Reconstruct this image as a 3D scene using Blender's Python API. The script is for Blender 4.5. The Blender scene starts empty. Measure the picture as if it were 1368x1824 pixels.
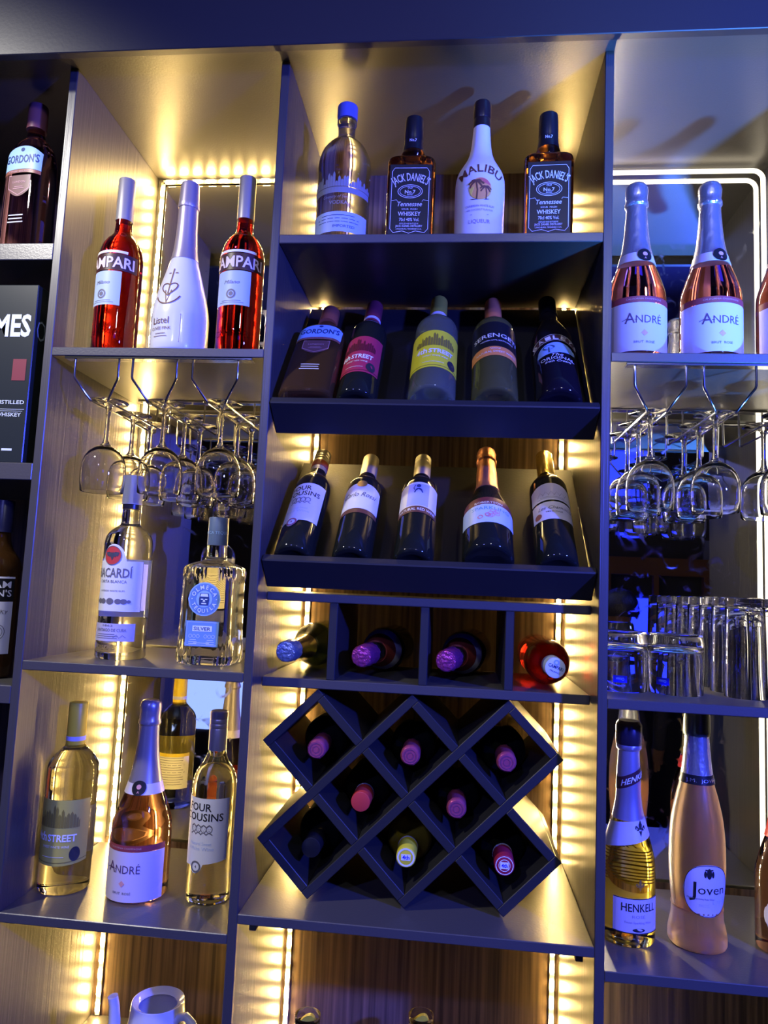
import bpy, bmesh, math, random
import numpy as np
from mathutils import Matrix, Vector
random.seed(7)
S = bpy.context.scene
COL = S.collection
PI = math.pi

# ------------------------------------------------------------------ camera
cam = bpy.data.cameras.new('camera')
cam_o = bpy.data.objects.new('camera', cam); COL.objects.link(cam_o)
cam.sensor_fit = 'HORIZONTAL'; cam.sensor_width = 36.0
cam.lens = 36.0 * 1280.8 / 1368.0
cam.clip_start = 0.02
_r = Vector((0.99401948, 0.10006305, 0.04373396))
_u = Vector((-0.03282332, -0.1081967, 0.99358749))
_f = Vector((-0.10415326, 0.98908082, 0.10426522))
m = Matrix((( _r.x, _u.x, -_f.x, 0.33626), (_r.y, _u.y, -_f.y, -1.20039), (_r.z, _u.z, -_f.z, -0.00356), (0, 0, 0, 1)))
cam_o.matrix_world = m
S.camera = cam_o

# ------------------------------------------------------------------ world, lights, exposure
w = bpy.data.worlds.new('bar_night'); S.world = w; w.use_nodes = True
w.node_tree.nodes['Background'].inputs[0].default_value = (0.10, 0.11, 0.22, 1)
w.node_tree.nodes['Background'].inputs[1].default_value = 0.02

def lamp(name, loc, target, power, col, size=0.05, spot=70, blend=0.6):
    l = bpy.data.lights.new(name, 'SPOT'); l.energy = power; l.color = col
    l.shadow_soft_size = size; l.spot_size = math.radians(spot); l.spot_blend = blend
    o = bpy.data.objects.new(name, l); COL.objects.link(o); o.location = loc
    o.rotation_euler = (Vector(target) - Vector(loc)).to_track_quat('-Z', 'Y').to_euler()
    return o
BLUE = (0.05, 0.08, 1.0)
lamp('blue_spotlight', (1.75, -1.45, 0.55), (0.90, 0.1, 0.42), 235, BLUE, 0.05, 165, 1.0)
lamp('added_blue_roof_fill', (1.45, -0.95, -0.75), (0.86, 0.12, 0.95), 330, (0.07, 0.26, 1.0), 0.05, 34, 0.9)  # unseen fill added to turn the right bay roof blue
lamp('blue_spotlight', (-0.35, -2.3, 1.15), (0.1, 0.1, 0.05), 34, (0.22, 0.24, 1.0), 0.05, 150, 1.0)
lamp('white_downlight', (0.75, -1.75, 1.15), (0.3, 0.1, 0.0), 11, (0.9, 0.93, 1.0), 0.04, 150, 1.0)
lamp('white_downlight', (-1.0, -0.85, 1.25), (-0.62, 0.1, 0.25), 52, (1.0, 0.96, 0.88), 0.05, 75, 1.0)
LED_POWER = 110.0

S.view_settings.view_transform = 'Standard'
S.view_settings.look = 'None'
S.view_settings.gamma = 1.0
S.view_settings.use_curve_mapping = False
S.view_settings.exposure = 1.12
cy = S.cycles
cy.use_denoising = True
cy.max_bounces = 14; cy.transmission_bounces = 12; cy.glossy_bounces = 6; cy.diffuse_bounces = 3
cy.transparent_max_bounces = 10
cy.sample_clamp_indirect = 4.0
cy.caustics_reflective = False; cy.caustics_refractive = True
cy.blur_glossy = 0.5

# ------------------------------------------------------------------ helpers
def tag(o, label=None, cat=None, group=None, kind=None):
    if label: o['label'] = label
    if cat: o['category'] = cat
    if group: o['group'] = group
    if kind: o['kind'] = kind
    return o

def link(o, parent=None):
    COL.objects.link(o)
    if parent is not None: o.parent = parent
    return o

def empty(name, loc=(0, 0, 0), mat=None):
    o = bpy.data.objects.new(name, None); o.empty_display_size = 0.02
    COL.objects.link(o)
    if mat is not None: o.matrix_basis = mat
    else: o.location = loc
    return o

def mesh_obj(name, verts, faces, mat, parent=None, smooth=True, angle=35):
    me = bpy.data.meshes.new(name); me.from_pydata([tuple(v) for v in verts], [], faces)
    me.update()
    if smooth:
        me.polygons.foreach_set('use_smooth', [True] * len(me.polygons))
        me.set_sharp_from_angle(angle=math.radians(angle))
    if mat is not None: me.materials.append(mat)
    return link(bpy.data.objects.new(name, me), parent)

def bm_obj(name, bm, mat, parent=None, smooth=False, angle=35):
    me = bpy.data.meshes.new(name); bmesh.ops.recalc_face_normals(bm, faces=bm.faces); bm.to_mesh(me); bm.free()
    if smooth:
        me.polygons.foreach_set('use_smooth', [True] * len(me.polygons))
        me.set_sharp_from_angle(angle=math.radians(angle))
    if mat is not None: me.materials.append(mat)
    return link(bpy.data.objects.new(name, me), parent)

def box(name, x, y, z, mat, parent=None, bevel=0.0012):
    bm = bmesh.new(); bmesh.ops.create_cube(bm, size=1.0)
    for v in bm.verts:
        v.co = Vector((x[0] if v.co.x < 0 else x[1], y[0] if v.co.y < 0 else y[1], z[0] if v.co.z < 0 else z[1]))
    if bevel: bmesh.ops.bevel(bm, geom=bm.edges[:], offset=bevel, segments=1, affect='EDGES')
    return bm_obj(name, bm, mat, parent)

def extrude_yz(name, pts, x0, x1, mat, parent=None, bevel=0.001):
    """closed polygon in the (y, z) plane drawn out along x"""
    bm = bmesh.new()
    a = [bm.verts.new((x0, p[0], p[1])) for p in pts]; b = [bm.verts.new((x1, p[0], p[1])) for p in pts]
    bm.faces.new(a); bm.faces.new(b[::-1])
    n = len(pts)
    for i in range(n): bm.faces.new((a[i], b[i], b[(i + 1) % n], a[(i + 1) % n]))
    if bevel: bmesh.ops.bevel(bm, geom=bm.edges[:], offset=bevel, segments=1, affect='EDGES')
    return bm_obj(name, bm, mat, parent)

def extrude_xz(name, pts, y0, y1, mat, parent=None, bevel=0.001):
    bm = bmesh.new()
    a = [bm.verts.new((p[0], y0, p[1])) for p in pts]; b = [bm.verts.new((p[0], y1, p[1])) for p in pts]
    bm.faces.new(a); bm.faces.new(b[::-1])
    n = len(pts)
    for i in range(n): bm.faces.new((a[i], b[i], b[(i + 1) % n], a[(i + 1) % n]))
    if bevel: bmesh.ops.bevel(bm, geom=bm.edges[:], offset=bevel, segments=1, affect='EDGES')
    return bm_obj(name, bm, mat, parent)

def tube_data(pts, r, seg=10):
    """a bent rod through the points"""
    pts = [Vector(p) for p in pts]; V = []; F = []
    n = len(pts); up = None
    for i, p in enumerate(pts):
        t = (pts[min(i + 1, n - 1)] - pts[max(i - 1, 0)]).normalized()
        if up is None:
            up = Vector((0, 0, 1)) if abs(t.z) < 0.9 else Vector((1, 0, 0))
        a = t.cross(up).normalized(); up = a.cross(t).normalized()
        rr = r[i] if isinstance(r, (list, tuple)) else r
        for k in range(seg):
            th = 2 * PI * k / seg
            V.append(p + a * (rr * math.cos(th)) + up * (rr * math.sin(th)))
    for i in range(n - 1):
        for k in range(seg):
            F.append((i * seg + k, i * seg + (k + 1) % seg, (i + 1) * seg + (k + 1) % seg, (i + 1) * seg + k))
    F.append(tuple(range(seg))[::-1]); F.append(tuple((n - 1) * seg + k for k in range(seg)))
    return V, F

def tube(name, pts, r, mat, parent=None, seg=10):
    V, F = tube_data(pts, r, seg)
    return mesh_obj(name, V, F, mat, parent)

def pchip(xs, ys, xq):
    xs = np.array(xs, float); ys = np.array(ys, float); h = np.diff(xs); d = np.diff(ys) / h
    n = len(xs); mm = np.zeros(n)
    for i in range(1, n - 1):
        if d[i - 1] * d[i] > 0:
            w1 = 2 * h[i] + h[i - 1]; w2 = h[i] + 2 * h[i - 1]
            mm[i] = (w1 + w2) / (w1 / d[i - 1] + w2 / d[i])
    mm[0] = d[0] if n > 2 else d[0]; mm[-1] = d[-1]
    k = np.clip(np.searchsorted(xs, xq, side='right') - 1, 0, n - 2)
    t = (xq - xs[k]) / h[k]
    return ((1 + 2 * t) * (1 - t) ** 2 * ys[k] + t * (1 - t) ** 2 * h[k] * mm[k]
            + t * t * (3 - 2 * t) * ys[k + 1] + t * t * (t - 1) * h[k] * mm[k + 1])

# ------------------------------------------------------------------ materials
MATS = {}
def P(name, color, rough=0.4, metal=0.0, trans=0.0, ior=1.45, spec=0.5, emit=None, estr=0.0, coat=0.0):
    if name in MATS: return MATS[name]
    mt = bpy.data.materials.new(name); mt.use_nodes = True
    b = mt.node_tree.nodes['Principled BSDF']
    b.inputs['Base Color'].default_value = (*color, 1)
    b.inputs['Roughness'].default_value = rough
    b.inputs['Metallic'].default_value = metal
    b.inputs['Transmission Weight'].default_value = trans
    b.inputs['IOR'].default_value = ior
    b.inputs['Specular IOR Level'].default_value = spec
    b.inputs['Coat Weight'].default_value = coat
    if emit:
        b.inputs['Emission Color'].default_value = (*emit, 1); b.inputs['Emission Strength'].default_value = estr
    MATS[name] = mt
    return mt

def nd(mt, kind, **kw):
    n = mt.node_tree.nodes.new(kind)
    for k, v in kw.items():
        if k in n.inputs: n.inputs[k].default_value = v
        else: setattr(n, k, v)
    return n

def grain(mt, scale=(60, 60, 2), strength=0.15, dist=0.002, c0=None, c1=None, detail=4, rough=None):
    """stretched noise: fine relief and, with c0/c1, colour streaks"""
    t = mt.node_tree; b = t.nodes['Principled BSDF']
    tc = nd(mt, 'ShaderNodeTexCoord'); mp = nd(mt, 'ShaderNodeMapping'); mp.inputs['Scale'].default_value = scale
    nz = nd(mt, 'ShaderNodeTexNoise'); nz.inputs['Scale'].default_value = 1.0; nz.inputs['Detail'].default_value = detail
    t.links.new(tc.outputs['Object'], mp.inputs['Vector']); t.links.new(mp.outputs['Vector'], nz.inputs['Vector'])
    bp = nd(mt, 'ShaderNodeBump'); bp.inputs['Strength'].default_value = strength; bp.inputs['Distance'].default_value = dist
    t.links.new(nz.outputs['Fac'], bp.inputs['Height']); t.links.new(bp.outputs['Normal'], b.inputs['Normal'])
    if c0:
        cr = nd(mt, 'ShaderNodeValToRGB'); e = cr.color_ramp.elements
        e[0].position = 0.35; e[0].color = (*c0, 1); e[1].position = 0.68; e[1].color = (*c1, 1)
        t.links.new(nz.outputs['Fac'], cr.inputs['Fac']); t.links.new(cr.outputs['Color'], b.inputs['Base Color'])
    if rough:
        mr = nd(mt, 'ShaderNodeMapRange'); mr.inputs['To Min'].default_value = rough[0]; mr.inputs['To Max'].default_value = rough[1]
        mr.inputs['From Min'].default_value = 0.3; mr.inputs['From Max'].default_value = 0.7
        t.links.new(nz.outputs['Fac'], mr.inputs['Value']); t.links.new(mr.outputs['Result'], b.inputs['Roughness'])
    return mt

M_side = grain(P('black_laminate_upright', (0.060, 0.056, 0.052), 0.36, spec=0.8), (300, 130, 2.0), 0.5, 0.0012)
M_flat = grain(P('black_laminate_shelf', (0.070, 0.066, 0.062), 0.34, spec=0.9), (260, 260, 260), 0.35, 0.0006)
M_edge = grain(P('black_edge_band', (0.022, 0.022, 0.024), 0.42, spec=0.7), (150, 150, 150), 0.2, 0.0006)
M_tray = grain(P('black_tray_board', (0.020, 0.019, 0.019), 0.38, spec=0.6), (260, 260, 260), 0.3, 0.0006)
M_wood = grain(P('dark_wood_back_panel', (0.05, 0.035, 0.02), 0.38, spec=0.5), (110, 40, 2.2), 0.45, 0.0012, (0.085, 0.060, 0.038), (0.30, 0.20, 0.115), 6)
M_wall = grain(P('dark_wall_paint', (0.03, 0.03, 0.04), 0.7), (20, 20, 20), 0.2, 0.002)
M_floor = grain(P('dark_floor_tile', (0.03, 0.028, 0.03), 0.35), (8, 8, 8), 0.1, 0.002)

def mirror_mat(name, smudge):
    mt = P(name, (0.80, 0.83, 0.84), 0.02, 1.0)
    t = mt.node_tree; b = t.nodes['Principled BSDF']
    tc = nd(mt, 'ShaderNodeTexCoord'); nz = nd(mt, 'ShaderNodeTexNoise'); nz.inputs['Scale'].default_value = 22; nz.inputs['Detail'].default_value = 7
    nz.inputs['Distortion'].default_value = 1.6
    t.links.new(tc.outputs['Object'], nz.inputs['Vector'])
    mr = nd(mt, 'ShaderNodeMapRange'); mr.inputs['From Min'].default_value = 0.56; mr.inputs['From Max'].default_value = 0.72
    mr.inputs['To Min'].default_value = 0.015; mr.inputs['To Max'].default_value = smudge
    t.links.new(nz.outputs['Fac'], mr.inputs['Value']); t.links.new(mr.outputs['Result'], b.inputs['Roughness'])
    return mt
M_mirror = mirror_mat('mirror_glass', 0.22)
M_led = P('led_warm_chip', (1, 1, 1), 0.5, emit=(1.0, 0.66, 0.22), estr=LED_POWER)
M_ledc = P('led_warm_centre_chip', (1, 1, 1), 0.5, emit=(1.0, 0.66, 0.22), estr=LED_POWER * 0.75)
M_ledw = P('led_neutral_chip', (1, 1, 1), 0.5, emit=(1.0, 0.82, 0.52), estr=LED_POWER * 1.9)
M_tape = P('led_tape_white', (0.85, 0.80, 0.66), 0.5)
M_tubew = P('white_silicone_tube', (0.85, 0.84, 0.80), 0.45, emit=(1.0, 0.86, 0.62), estr=1.3)
M_chrome = P('chrome_wire', (0.72, 0.73, 0.76), 0.16, 1.0)
M_clear = P('clear_glass', (1, 1, 1), 0.0, trans=1.0, ior=1.47)
# ------------------------------------------------------------------ lettering
_TX = {}
def text_mesh(s, bold=0.0, shear=0.0, spacing=1.0):
    key = (s, bold, shear, spacing)
    if key in _TX: return _TX[key]
    c = bpy.data.curves.new('t', 'FONT'); c.body = s; c.size = 1.0; c.align_x = 'CENTER'
    c.offset = bold; c.shear = shear; c.resolution_u = 2; c.space_character = spacing
    o = bpy.data.objects.new('t', c)
    me = bpy.data.meshes.new_from_object(o)
    V = np.array([v.co[:2] for v in me.vertices]) if len(me.vertices) else np.zeros((0, 2))
    F = [tuple(p.vertices) for p in me.polygons]
    bpy.data.objects.remove(o); bpy.data.meshes.remove(me); bpy.data.curves.remove(c)
    if len(V): V = V - np.array([(V[:, 0].min() + V[:, 0].max()) / 2, 0])
    _TX[key] = (V, F)
    return V, F

class Ink:
    """flat print on a curved surface: gathers letters and figures, then one mesh"""
    def __init__(s, surf, eps=0.0008): s.surf = surf; s.eps = eps; s.V = []; s.F = []
    def add(s, P2, F):
        k = len(s.V)
        s.V += [tuple(p) for p in P2]; s.F += [tuple(i + k for i in f) for f in F]
    def text(s, t, x, z, h, w=None, bold=0.012, shear=0.0, arch=None, spacing=1.0, rot=0.0):
        V, F = text_mesh(t, bold, shear, spacing)
        if not len(V): return s
        sc = h / 0.70; V = V * sc
        if w:
            cw = V[:, 0].max() - V[:, 0].min(); V = V * np.array([w / max(cw, 1e-6), 1])
        if arch:
            a = V[:, 0] / arch; rr = abs(arch) + (V[:, 1] if arch > 0 else -V[:, 1])
            V = np.stack([rr * np.sin(abs(1) * V[:, 0] / abs(arch)), (rr * np.cos(V[:, 0] / abs(arch)) - abs(arch)) * (1 if arch > 0 else -1)], 1)
        if rot:
            c_, s_ = math.cos(rot), math.sin(rot); V = V @ np.array([[c_, s_], [-s_, c_]])
        s.add(V + np.array([x, z]), F); return s
    def poly(s, pts, x=0, z=0, k=1.0):
        P2 = [(p[0] * k + x, p[1] * k + z) for p in pts]
        s.add(P2, [tuple(range(len(P2)))]); return s
    def line(s, pts, wd, closed=False):
        pts = [np.array(p, float) for p in pts]; n = len(pts); L = []; R = []
        for i in range(n):
            a = pts[(i - 1) % n] if (closed or i > 0) else pts[i]; b = pts[(i + 1) % n] if (closed or i < n - 1) else pts[i]
            t = b - a; t = t / (np.linalg.norm(t) + 1e-9); nn = np.array([-t[1], t[0]])
            L.append(pts[i] + nn * wd / 2); R.append(pts[i] - nn * wd / 2)
        F = [(i, (i + 1) % n, n + (i + 1) % n, n + i) for i in range(n if closed else n - 1)]
        s.add(L + R, F); return s
    def ring(s, x, z, r, wd, seg=28, ry=None):
        return s.line([(x + r * math.cos(2 * PI * i / seg), z + (ry or r) * math.sin(2 * PI * i / seg)) for i in range(seg)], wd, True)
    def disc(s, x, z, r, seg=24, ry=None):
        return s.poly([(x + r * math.cos(2 * PI * i / seg), z + (ry or r) * math.sin(2 * PI * i / seg)) for i in range(seg)])
    def rect(s, x0, x1, z0, z1, nx=8):
        V = []; F = []
        for i in range(nx + 1):
            x = x0 + (x1 - x0) * i / nx; V += [(x, z0), (x, z1)]
        for i in range(nx): F.append((2 * i, 2 * i + 2, 2 * i + 3, 2 * i + 1))
        s.add(V, F); return s
    def circle_text(s, t, x, z, r, h, a0, a1, flip=False, bold=0.02):
        n = len(t)
        for i, ch in enumerate(t):
            a = a0 + (a1 - a0) * (i / (n - 1) if n > 1 else 0.5)
            if ch == ' ': continue
            rot = (a - PI / 2) if not flip else (a + PI / 2)
            s.text(ch, x + r * math.cos(a), z + r * math.sin(a), h, rot=rot, bold=bold)
        return s
    def done(s, name, mat, parent):
        return mesh_obj(name, [s.surf(p[0], p[1], s.eps) for p in s.V], s.F, mat, parent, smooth=False)

# ------------------------------------------------------------------ bottles
def place(loc, axis='up', spin=0.0, yaw=0.0):
    """axis: 'up', an angle in degrees above the horizontal (leaning back), or 'front' (neck towards the room)"""
    if axis == 'up': R = Matrix.Identity(4)
    elif axis == 'front': R = Matrix.Rotation(PI / 2, 4, 'X')
    else: R = Matrix.Rotation(-(PI / 2 - math.radians(axis)), 4, 'X')
    return Matrix.Translation(loc) @ Matrix.Rotation(yaw, 4, 'Z') @ R @ Matrix.Rotation(spin, 4, 'Z')

class Bot:
    def __init__(s, name, label, mtx, prof, mat, n=None, dy=1.0, mod=None, group=None, cat='bottle', part='glass', seg=40, heel=0.006):
        s.e = tag(empty(name, mat=mtx), label, cat, group)
        s.zs = [p[0] for p in prof]; s.rs = [p[1] for p in prof]; s.flat = n is not None; s.dy = dy
        s.ns = [p[2] for p in prof] if s.flat else None
        zq = []
        for a, b in zip(s.zs[:-1], s.zs[1:]):
            k = 4 if abs(b - a) > 0.008 else 2
            zq += [a + (b - a) * i / k for i in range(k)]
        zq.append(s.zs[-1]); zq = np.array(zq)
        rq = pchip(s.zs, s.rs, zq); nq = np.interp(zq, s.zs, s.ns) if s.flat else np.full(len(zq), 2.0)
        rings = [(0.004, max(rq[0] * 0.55, 0.004), nq[0]), (0.0, rq[0] - heel, nq[0]), (heel * 0.3, rq[0] - heel * 0.3, nq[0])]
        rings += [(max(z, heel) if i == 0 else z, r, nn) for i, (z, r, nn) in enumerate(zip(zq, rq, nq)) if i == 0 or z > heel * 1.3]
        V = []; F = []
        for (z, r, nn) in rings:
            for k in range(seg):
                th = 2 * PI * k / seg; c, sn = math.cos(th), math.sin(th); e = 2.0 / nn
                q = 1.0 if mod is None else mod(th, z)
                V.append((r * q * math.copysign(abs(c) ** e, c), r * q * dy * math.copysign(abs(sn) ** e, sn), z))
        for i in range(len(rings) - 1):
            for k in range(seg):
                F.append((i * seg + k, i * seg + (k + 1) % seg, (i + 1) * seg + (k + 1) % seg, (i + 1) * seg + k))
        F.append(tuple(range(seg))[::-1]); F.append(tuple((len(rings) - 1) * seg + k for k in range(seg)))
        s.body = mesh_obj(part, V, F, mat, s.e, angle=50)
    def r(s, z): return float(pchip(s.zs, s.rs, np.array([min(max(z, s.zs[0]), s.zs[-1])]))[0])
    def surf(s, x, z, e):
        r = s.r(z)
        if s.flat: return (x, -(r * s.dy + e), z)
        a = x / r
        return ((r + e) * math.sin(a), -(r + e) * math.cos(a), z)
    def lathe(s, name, prof, mat, seg=28, parent=None, mod=None, angle=40):
        V = []; F = []; n = len(prof)
        for (z, r) in prof:
            for k in range(seg):
                th = 2 * PI * k / seg; q = 1.0 if mod is None else mod(th, z)
                V.append((r * q * math.cos(th), r * q * math.sin(th), z))
        for i in range(n - 1):
            for k in range(seg):
                F.append((i * seg + k, i * seg + (k + 1) % seg, (i + 1) * seg + (k + 1) % seg, (i + 1) * seg + k))
        F.append(tuple(range(seg))[::-1]); F.append(tuple((n - 1) * seg + k for k in range(seg)))
        return mesh_obj(name, V, F, mat, parent or s.e, angle=angle)
    def wrap(s, name, z0, z1, e, mat, seg=36, steps=6):
        """sleeve that hugs the glass all round (foil, band)"""
        zz = np.linspace(z0, z1, steps + 1)
        return s.lathe(name, [(z, s.r(z) + e) for z in zz], mat, seg)
    def patch(s, name, x0, x1, zb, zt, mat, e=0.0006, nx=20, nz=8, parent=None, x_c=0.0):
        fb = zb if callable(zb) else (lambda u: zb); ft = zt if callable(zt) else (lambda u: zt)
        V = []; F = []
        for i in range(nx + 1):
            u = -1 + 2 * i / nx; x = x0 + (x1 - x0) * i / nx
            for j in range(nz + 1):
                z = fb(u) + (ft(u) - fb(u)) * j / nz; V.append(s.surf(x, z, e))
        for i in range(nx):
            for j in range(nz):
                a = i * (nz + 1) + j; F.append((a, a + nz + 1, a + nz + 2, a + 1))
        return mesh_obj(name, V, F, mat, parent or s.e)
    def disc(s, name, x, z, r, mat, e=0.0009, parent=None):
        h = lambda u: r * math.sqrt(max(1 - u * u, 0.0))
        return s.patch(name, x - r, x + r, lambda u: z - h(u), lambda u: z + h(u), mat, e, 20, 6, parent)
    def ink(s, e=0.0011): return Ink(s.surf, e)

def capprof(z0, z1, r, r1=None, bev=0.0018, ribs=0):
    r1 = r1 or r
    return [(z0, r), (z1 - bev, r1), (z1 - bev * 0.3, r1 - bev * 0.3), (z1, r1 - bev)]

def crinkle(amp, k=11, k2=70):
    return lambda th, z: 1 + amp * math.sin(k * th + 90 * z) * math.sin(k2 * z * 6 + 2 * th) + amp * 0.6 * math.sin(17 * th - 300 * z)

# bottle colours
G_red = P('red_bitter_glass', (0.52, 0.015, 0.008), 0.02, trans=1.0, ior=1.40)
G_clear = P('clear_spirit_glass', (0.98, 1.0, 0.98), 0.01, trans=1.0, ior=1.40)
G_amber = P('amber_whiskey_glass', (0.62, 0.22, 0.05), 0.02, trans=1.0, ior=1.40)
G_pink = P('rose_wine_glass', (0.80, 0.22, 0.17), 0.02, trans=1.0, ior=1.38)
G_blush = P('blush_wine_glass', (0.95, 0.48, 0.28), 0.02, trans=1.0, ior=1.38)
G_frost = P('frosted_blush_glass', (1.0, 0.62, 0.32), 0.30, trans=0.95, ior=1.38)
G_gold = P('golden_wine_glass', (0.98, 0.74, 0.10), 0.02, trans=1.0, ior=1.38)
G_straw = P('straw_wine_glass', (0.97, 0.92, 0.62), 0.01, trans=1.0, ior=1.38)
G_dark = P('dark_wine_glass', (0.012, 0.014, 0.011), 0.05, spec=0.6)
G_green = P('dark_green_glass', (0.10, 0.15, 0.03), 0.03, trans=0.8, ior=1.45)
G_olive = P('olive_wine_glass', (0.45, 0.44, 0.14), 0.02, trans=0.85, ior=1.40)
G_palegr = P('pale_green_wine_glass', (0.70, 0.78, 0.55), 0.02, trans=0.9, ior=1.40)
G_brown = P('dark_cream_bottle_glass', (0.010, 0.008, 0.012), 0.06, spec=0.6)
W_paper = P('white_label_paper', (0.80, 0.80, 0.82), 0.45)
W_cream = P('cream_label_paper', (0.82, 0.79, 0.66), 0.5)
W_mauve = P('mauve_label_paper', (0.66, 0.58, 0.68), 0.45)
W_blue = P('pale_blue_label', (0.45, 0.58, 0.85), 0.45)
W_sky = P('sky_blue_label', (0.30, 0.50, 0.82), 0.45)
W_black = P('black_label', (0.012, 0.012, 0.014), 0.4)
W_brown = P('brown_label_band', (0.14, 0.05, 0.03), 0.45)
W_red = P('red_label', (0.55, 0.06, 0.05), 0.45)
W_yellow = P('yellow_label', (0.74, 0.70, 0.03), 0.45)
W_olive = P('olive_yellow_label', (0.50, 0.44, 0.08), 0.45)
W_crimson = P('crimson_label', (0.42, 0.03, 0.07), 0.45)
W_orange = P('orange_label', (0.85, 0.30, 0.07), 0.45)
W_frosted = P('frosted_print', (0.62, 0.64, 0.66), 0.7)
W_haze = P('frosted_glass_print', (0.26, 0.27, 0.29), 0.6)
I_black = P('black_ink', (0.012, 0.012, 0.016), 0.5)
I_grey = P('grey_ink', (0.16, 0.15, 0.17), 0.5)
I_white = P('white_ink', (0.85, 0.86, 0.88), 0.5)
I_brown = P('brown_ink', (0.16, 0.06, 0.035), 0.5)
I_red = P('red_ink', (0.60, 0.05, 0.05), 0.5)
I_navy = P('navy_ink', (0.02, 0.05, 0.16), 0.5)
I_blue = P('bright_blue_sticker', (0.005, 0.01, 0.62), 0.4)
I_gold = P('gold_ink', (0.62, 0.42, 0.12), 0.35, 0.7)
C_black = P('black_cap', (0.012, 0.012, 0.015), 0.3)
C_grey = P('grey_cap', (0.35, 0.33, 0.30), 0.4, 0.3)
C_blue = P('blue_cap', (0.10, 0.13, 0.48), 0.35)
C_pale = P('pale_cap', (0.55, 0.58, 0.80), 0.4)
C_slate = P('slate_blue_cap', (0.10, 0.15, 0.26), 0.4)
C_yellow = P('yellow_cap', (0.72, 0.52, 0.03), 0.4)
C_red = P('red_cap', (0.60, 0.05, 0.04), 0.35)
C_orange = P('orange_cap', (0.65, 0.20, 0.07), 0.4)
C_purple = P('purple_foil', (0.72, 0.13, 0.24), 0.30, 0.6)
C_copper = P('copper_foil', (0.85, 0.38, 0.22), 0.30, 0.8)
C_silver = P('silver_foil', (0.72, 0.70, 0.76), 0.26, 0.85)
C_gold = P('gold_foil', (0.80, 0.56, 0.16), 0.26, 0.85)
C_steel = P('dull_silver_cap', (0.55, 0.53, 0.46), 0.36, 0.7)
for _m in (C_silver, C_copper, C_purple, C_gold):
    grain(_m, (130, 130, 70), 0.5, 0.002, detail=2)

# --- recurring shapes ------------------------------------------------
def spark_prof(H, R, neck=0.0165):
    k = H / 0.325; q = R / 0.052
    return [(0, R), (0.092 * k, R), (0.115 * k, R * 0.985), (0.134 * k, 0.0465 * q), (0.154 * k, 0.0395 * q), (0.172 * k, 0.0325 * q),
            (0.190 * k, 0.0275 * q), (0.21 * k, 0.0232 * q), (0.245 * k, 0.0190), (0.285 * k, neck), (0.312 * k, neck)]
def spark_foil(b, H, mat, top=0.0195, zlow=0.205, zlab=None):
    k = H / 0.325
    z1 = zlow * k
    b.lathe('neck_foil', [(z, b.r(z) + 0.0009) for z in np.linspace(z1, 0.286 * k, 7)], mat, 32, mod=crinkle(0.006))
    b.lathe('foil_hood', [(0.281 * k, top - 0.001), (0.284 * k, top + 0.0015), (0.289 * k, top + 0.0012), (0.293 * k, top - 0.0005), (0.300 * k, top), (0.312 * k, top + 0.0006), (0.319 * k, top - 0.0005),
                          (0.3235 * k, top - 0.004), (0.325 * k, top - 0.010)], mat, 32, mod=crinkle(0.022, 9))
def bord_prof(H, R, neck=0.0150, zs=0.215, zn=0.255):
    k = H / 0.33
    return [(0, R), (zs * k * 0.9, R), (zs * k, R * 0.985), (zs * k + (zn - zs) * k * 0.35, R * 0.86), (zs * k + (zn - zs) * k * 0.7, R * 0.58), (zn * k, neck + 0.002), ((zn + 0.02) * k, neck), (H - 0.006, neck)]
def burg_prof(H, R, neck=0.0150):
    k = H / 0.33
    return [(0, R), (0.15 * k, R), (0.175 * k, R * 0.95), (0.20 * k, R * 0.80), (0.225 * k, R * 0.60), (0.25 * k, R * 0.45), (0.27 * k, neck + 0.001), (H - 0.006, neck)]
def skyline(ink, x0, x1, z, h, seed=3):
    rr = random.Random(seed); x = x0
    while x < x1 - 1e-6:
        wd = (x1 - x0) * rr.uniform(0.035, 0.075); u = (x + wd / 2 - (x0 + x1) / 2) / ((x1 - x0) / 2)
        hh = h * (0.35 + 0.65 * max(0, 1 - u * u)) * rr.uniform(0.55, 1.0)
        ink.poly([(x, z), (min(x + wd * 0.85, x1), z), (min(x + wd * 0.85, x1), z + hh), (x + wd * 0.42, z + hh * 1.18), (x, z + hh)]); x += wd
def small_lines(ink, x, z, w, n, dz=0.0035, h=0.0009, seed=1):
    rr = random.Random(seed)
    for i in range(n):
        ww = w * rr.uniform(0.7, 1.0); ink.rect(x - ww / 2, x + ww / 2, z - i * dz - h / 2, z - i * dz + h / 2, 6)
# ------------------------------------------------------------------ the room
FZ = -1.46
def st(o): o['kind'] = 'structure'; return o
st(box('floor', (-3.2, 4.2), (-3.4, 0.6), (FZ - 0.05, FZ), M_floor, bevel=0))
st(box('ceiling', (-3.2, 4.2), (-3.4, 0.6), (1.42, 1.47), M_wall, bevel=0))
st(box('wall_rear', (-3.2, 4.2), (0.42, 0.55), (FZ, 1.42), M_wall, bevel=0))
st(box('wall_front', (-3.2, 4.2), (-3.4, -3.3), (FZ, 1.42), M_wall, bevel=0))
st(box('wall_left', (-3.2, -3.1), (-3.3, 0.42), (FZ, 1.42), M_wall, bevel=0))
st(box('wall_right', (4.1, 4.2), (-3.3, 0.42), (FZ, 1.42), M_wall, bevel=0))

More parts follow.
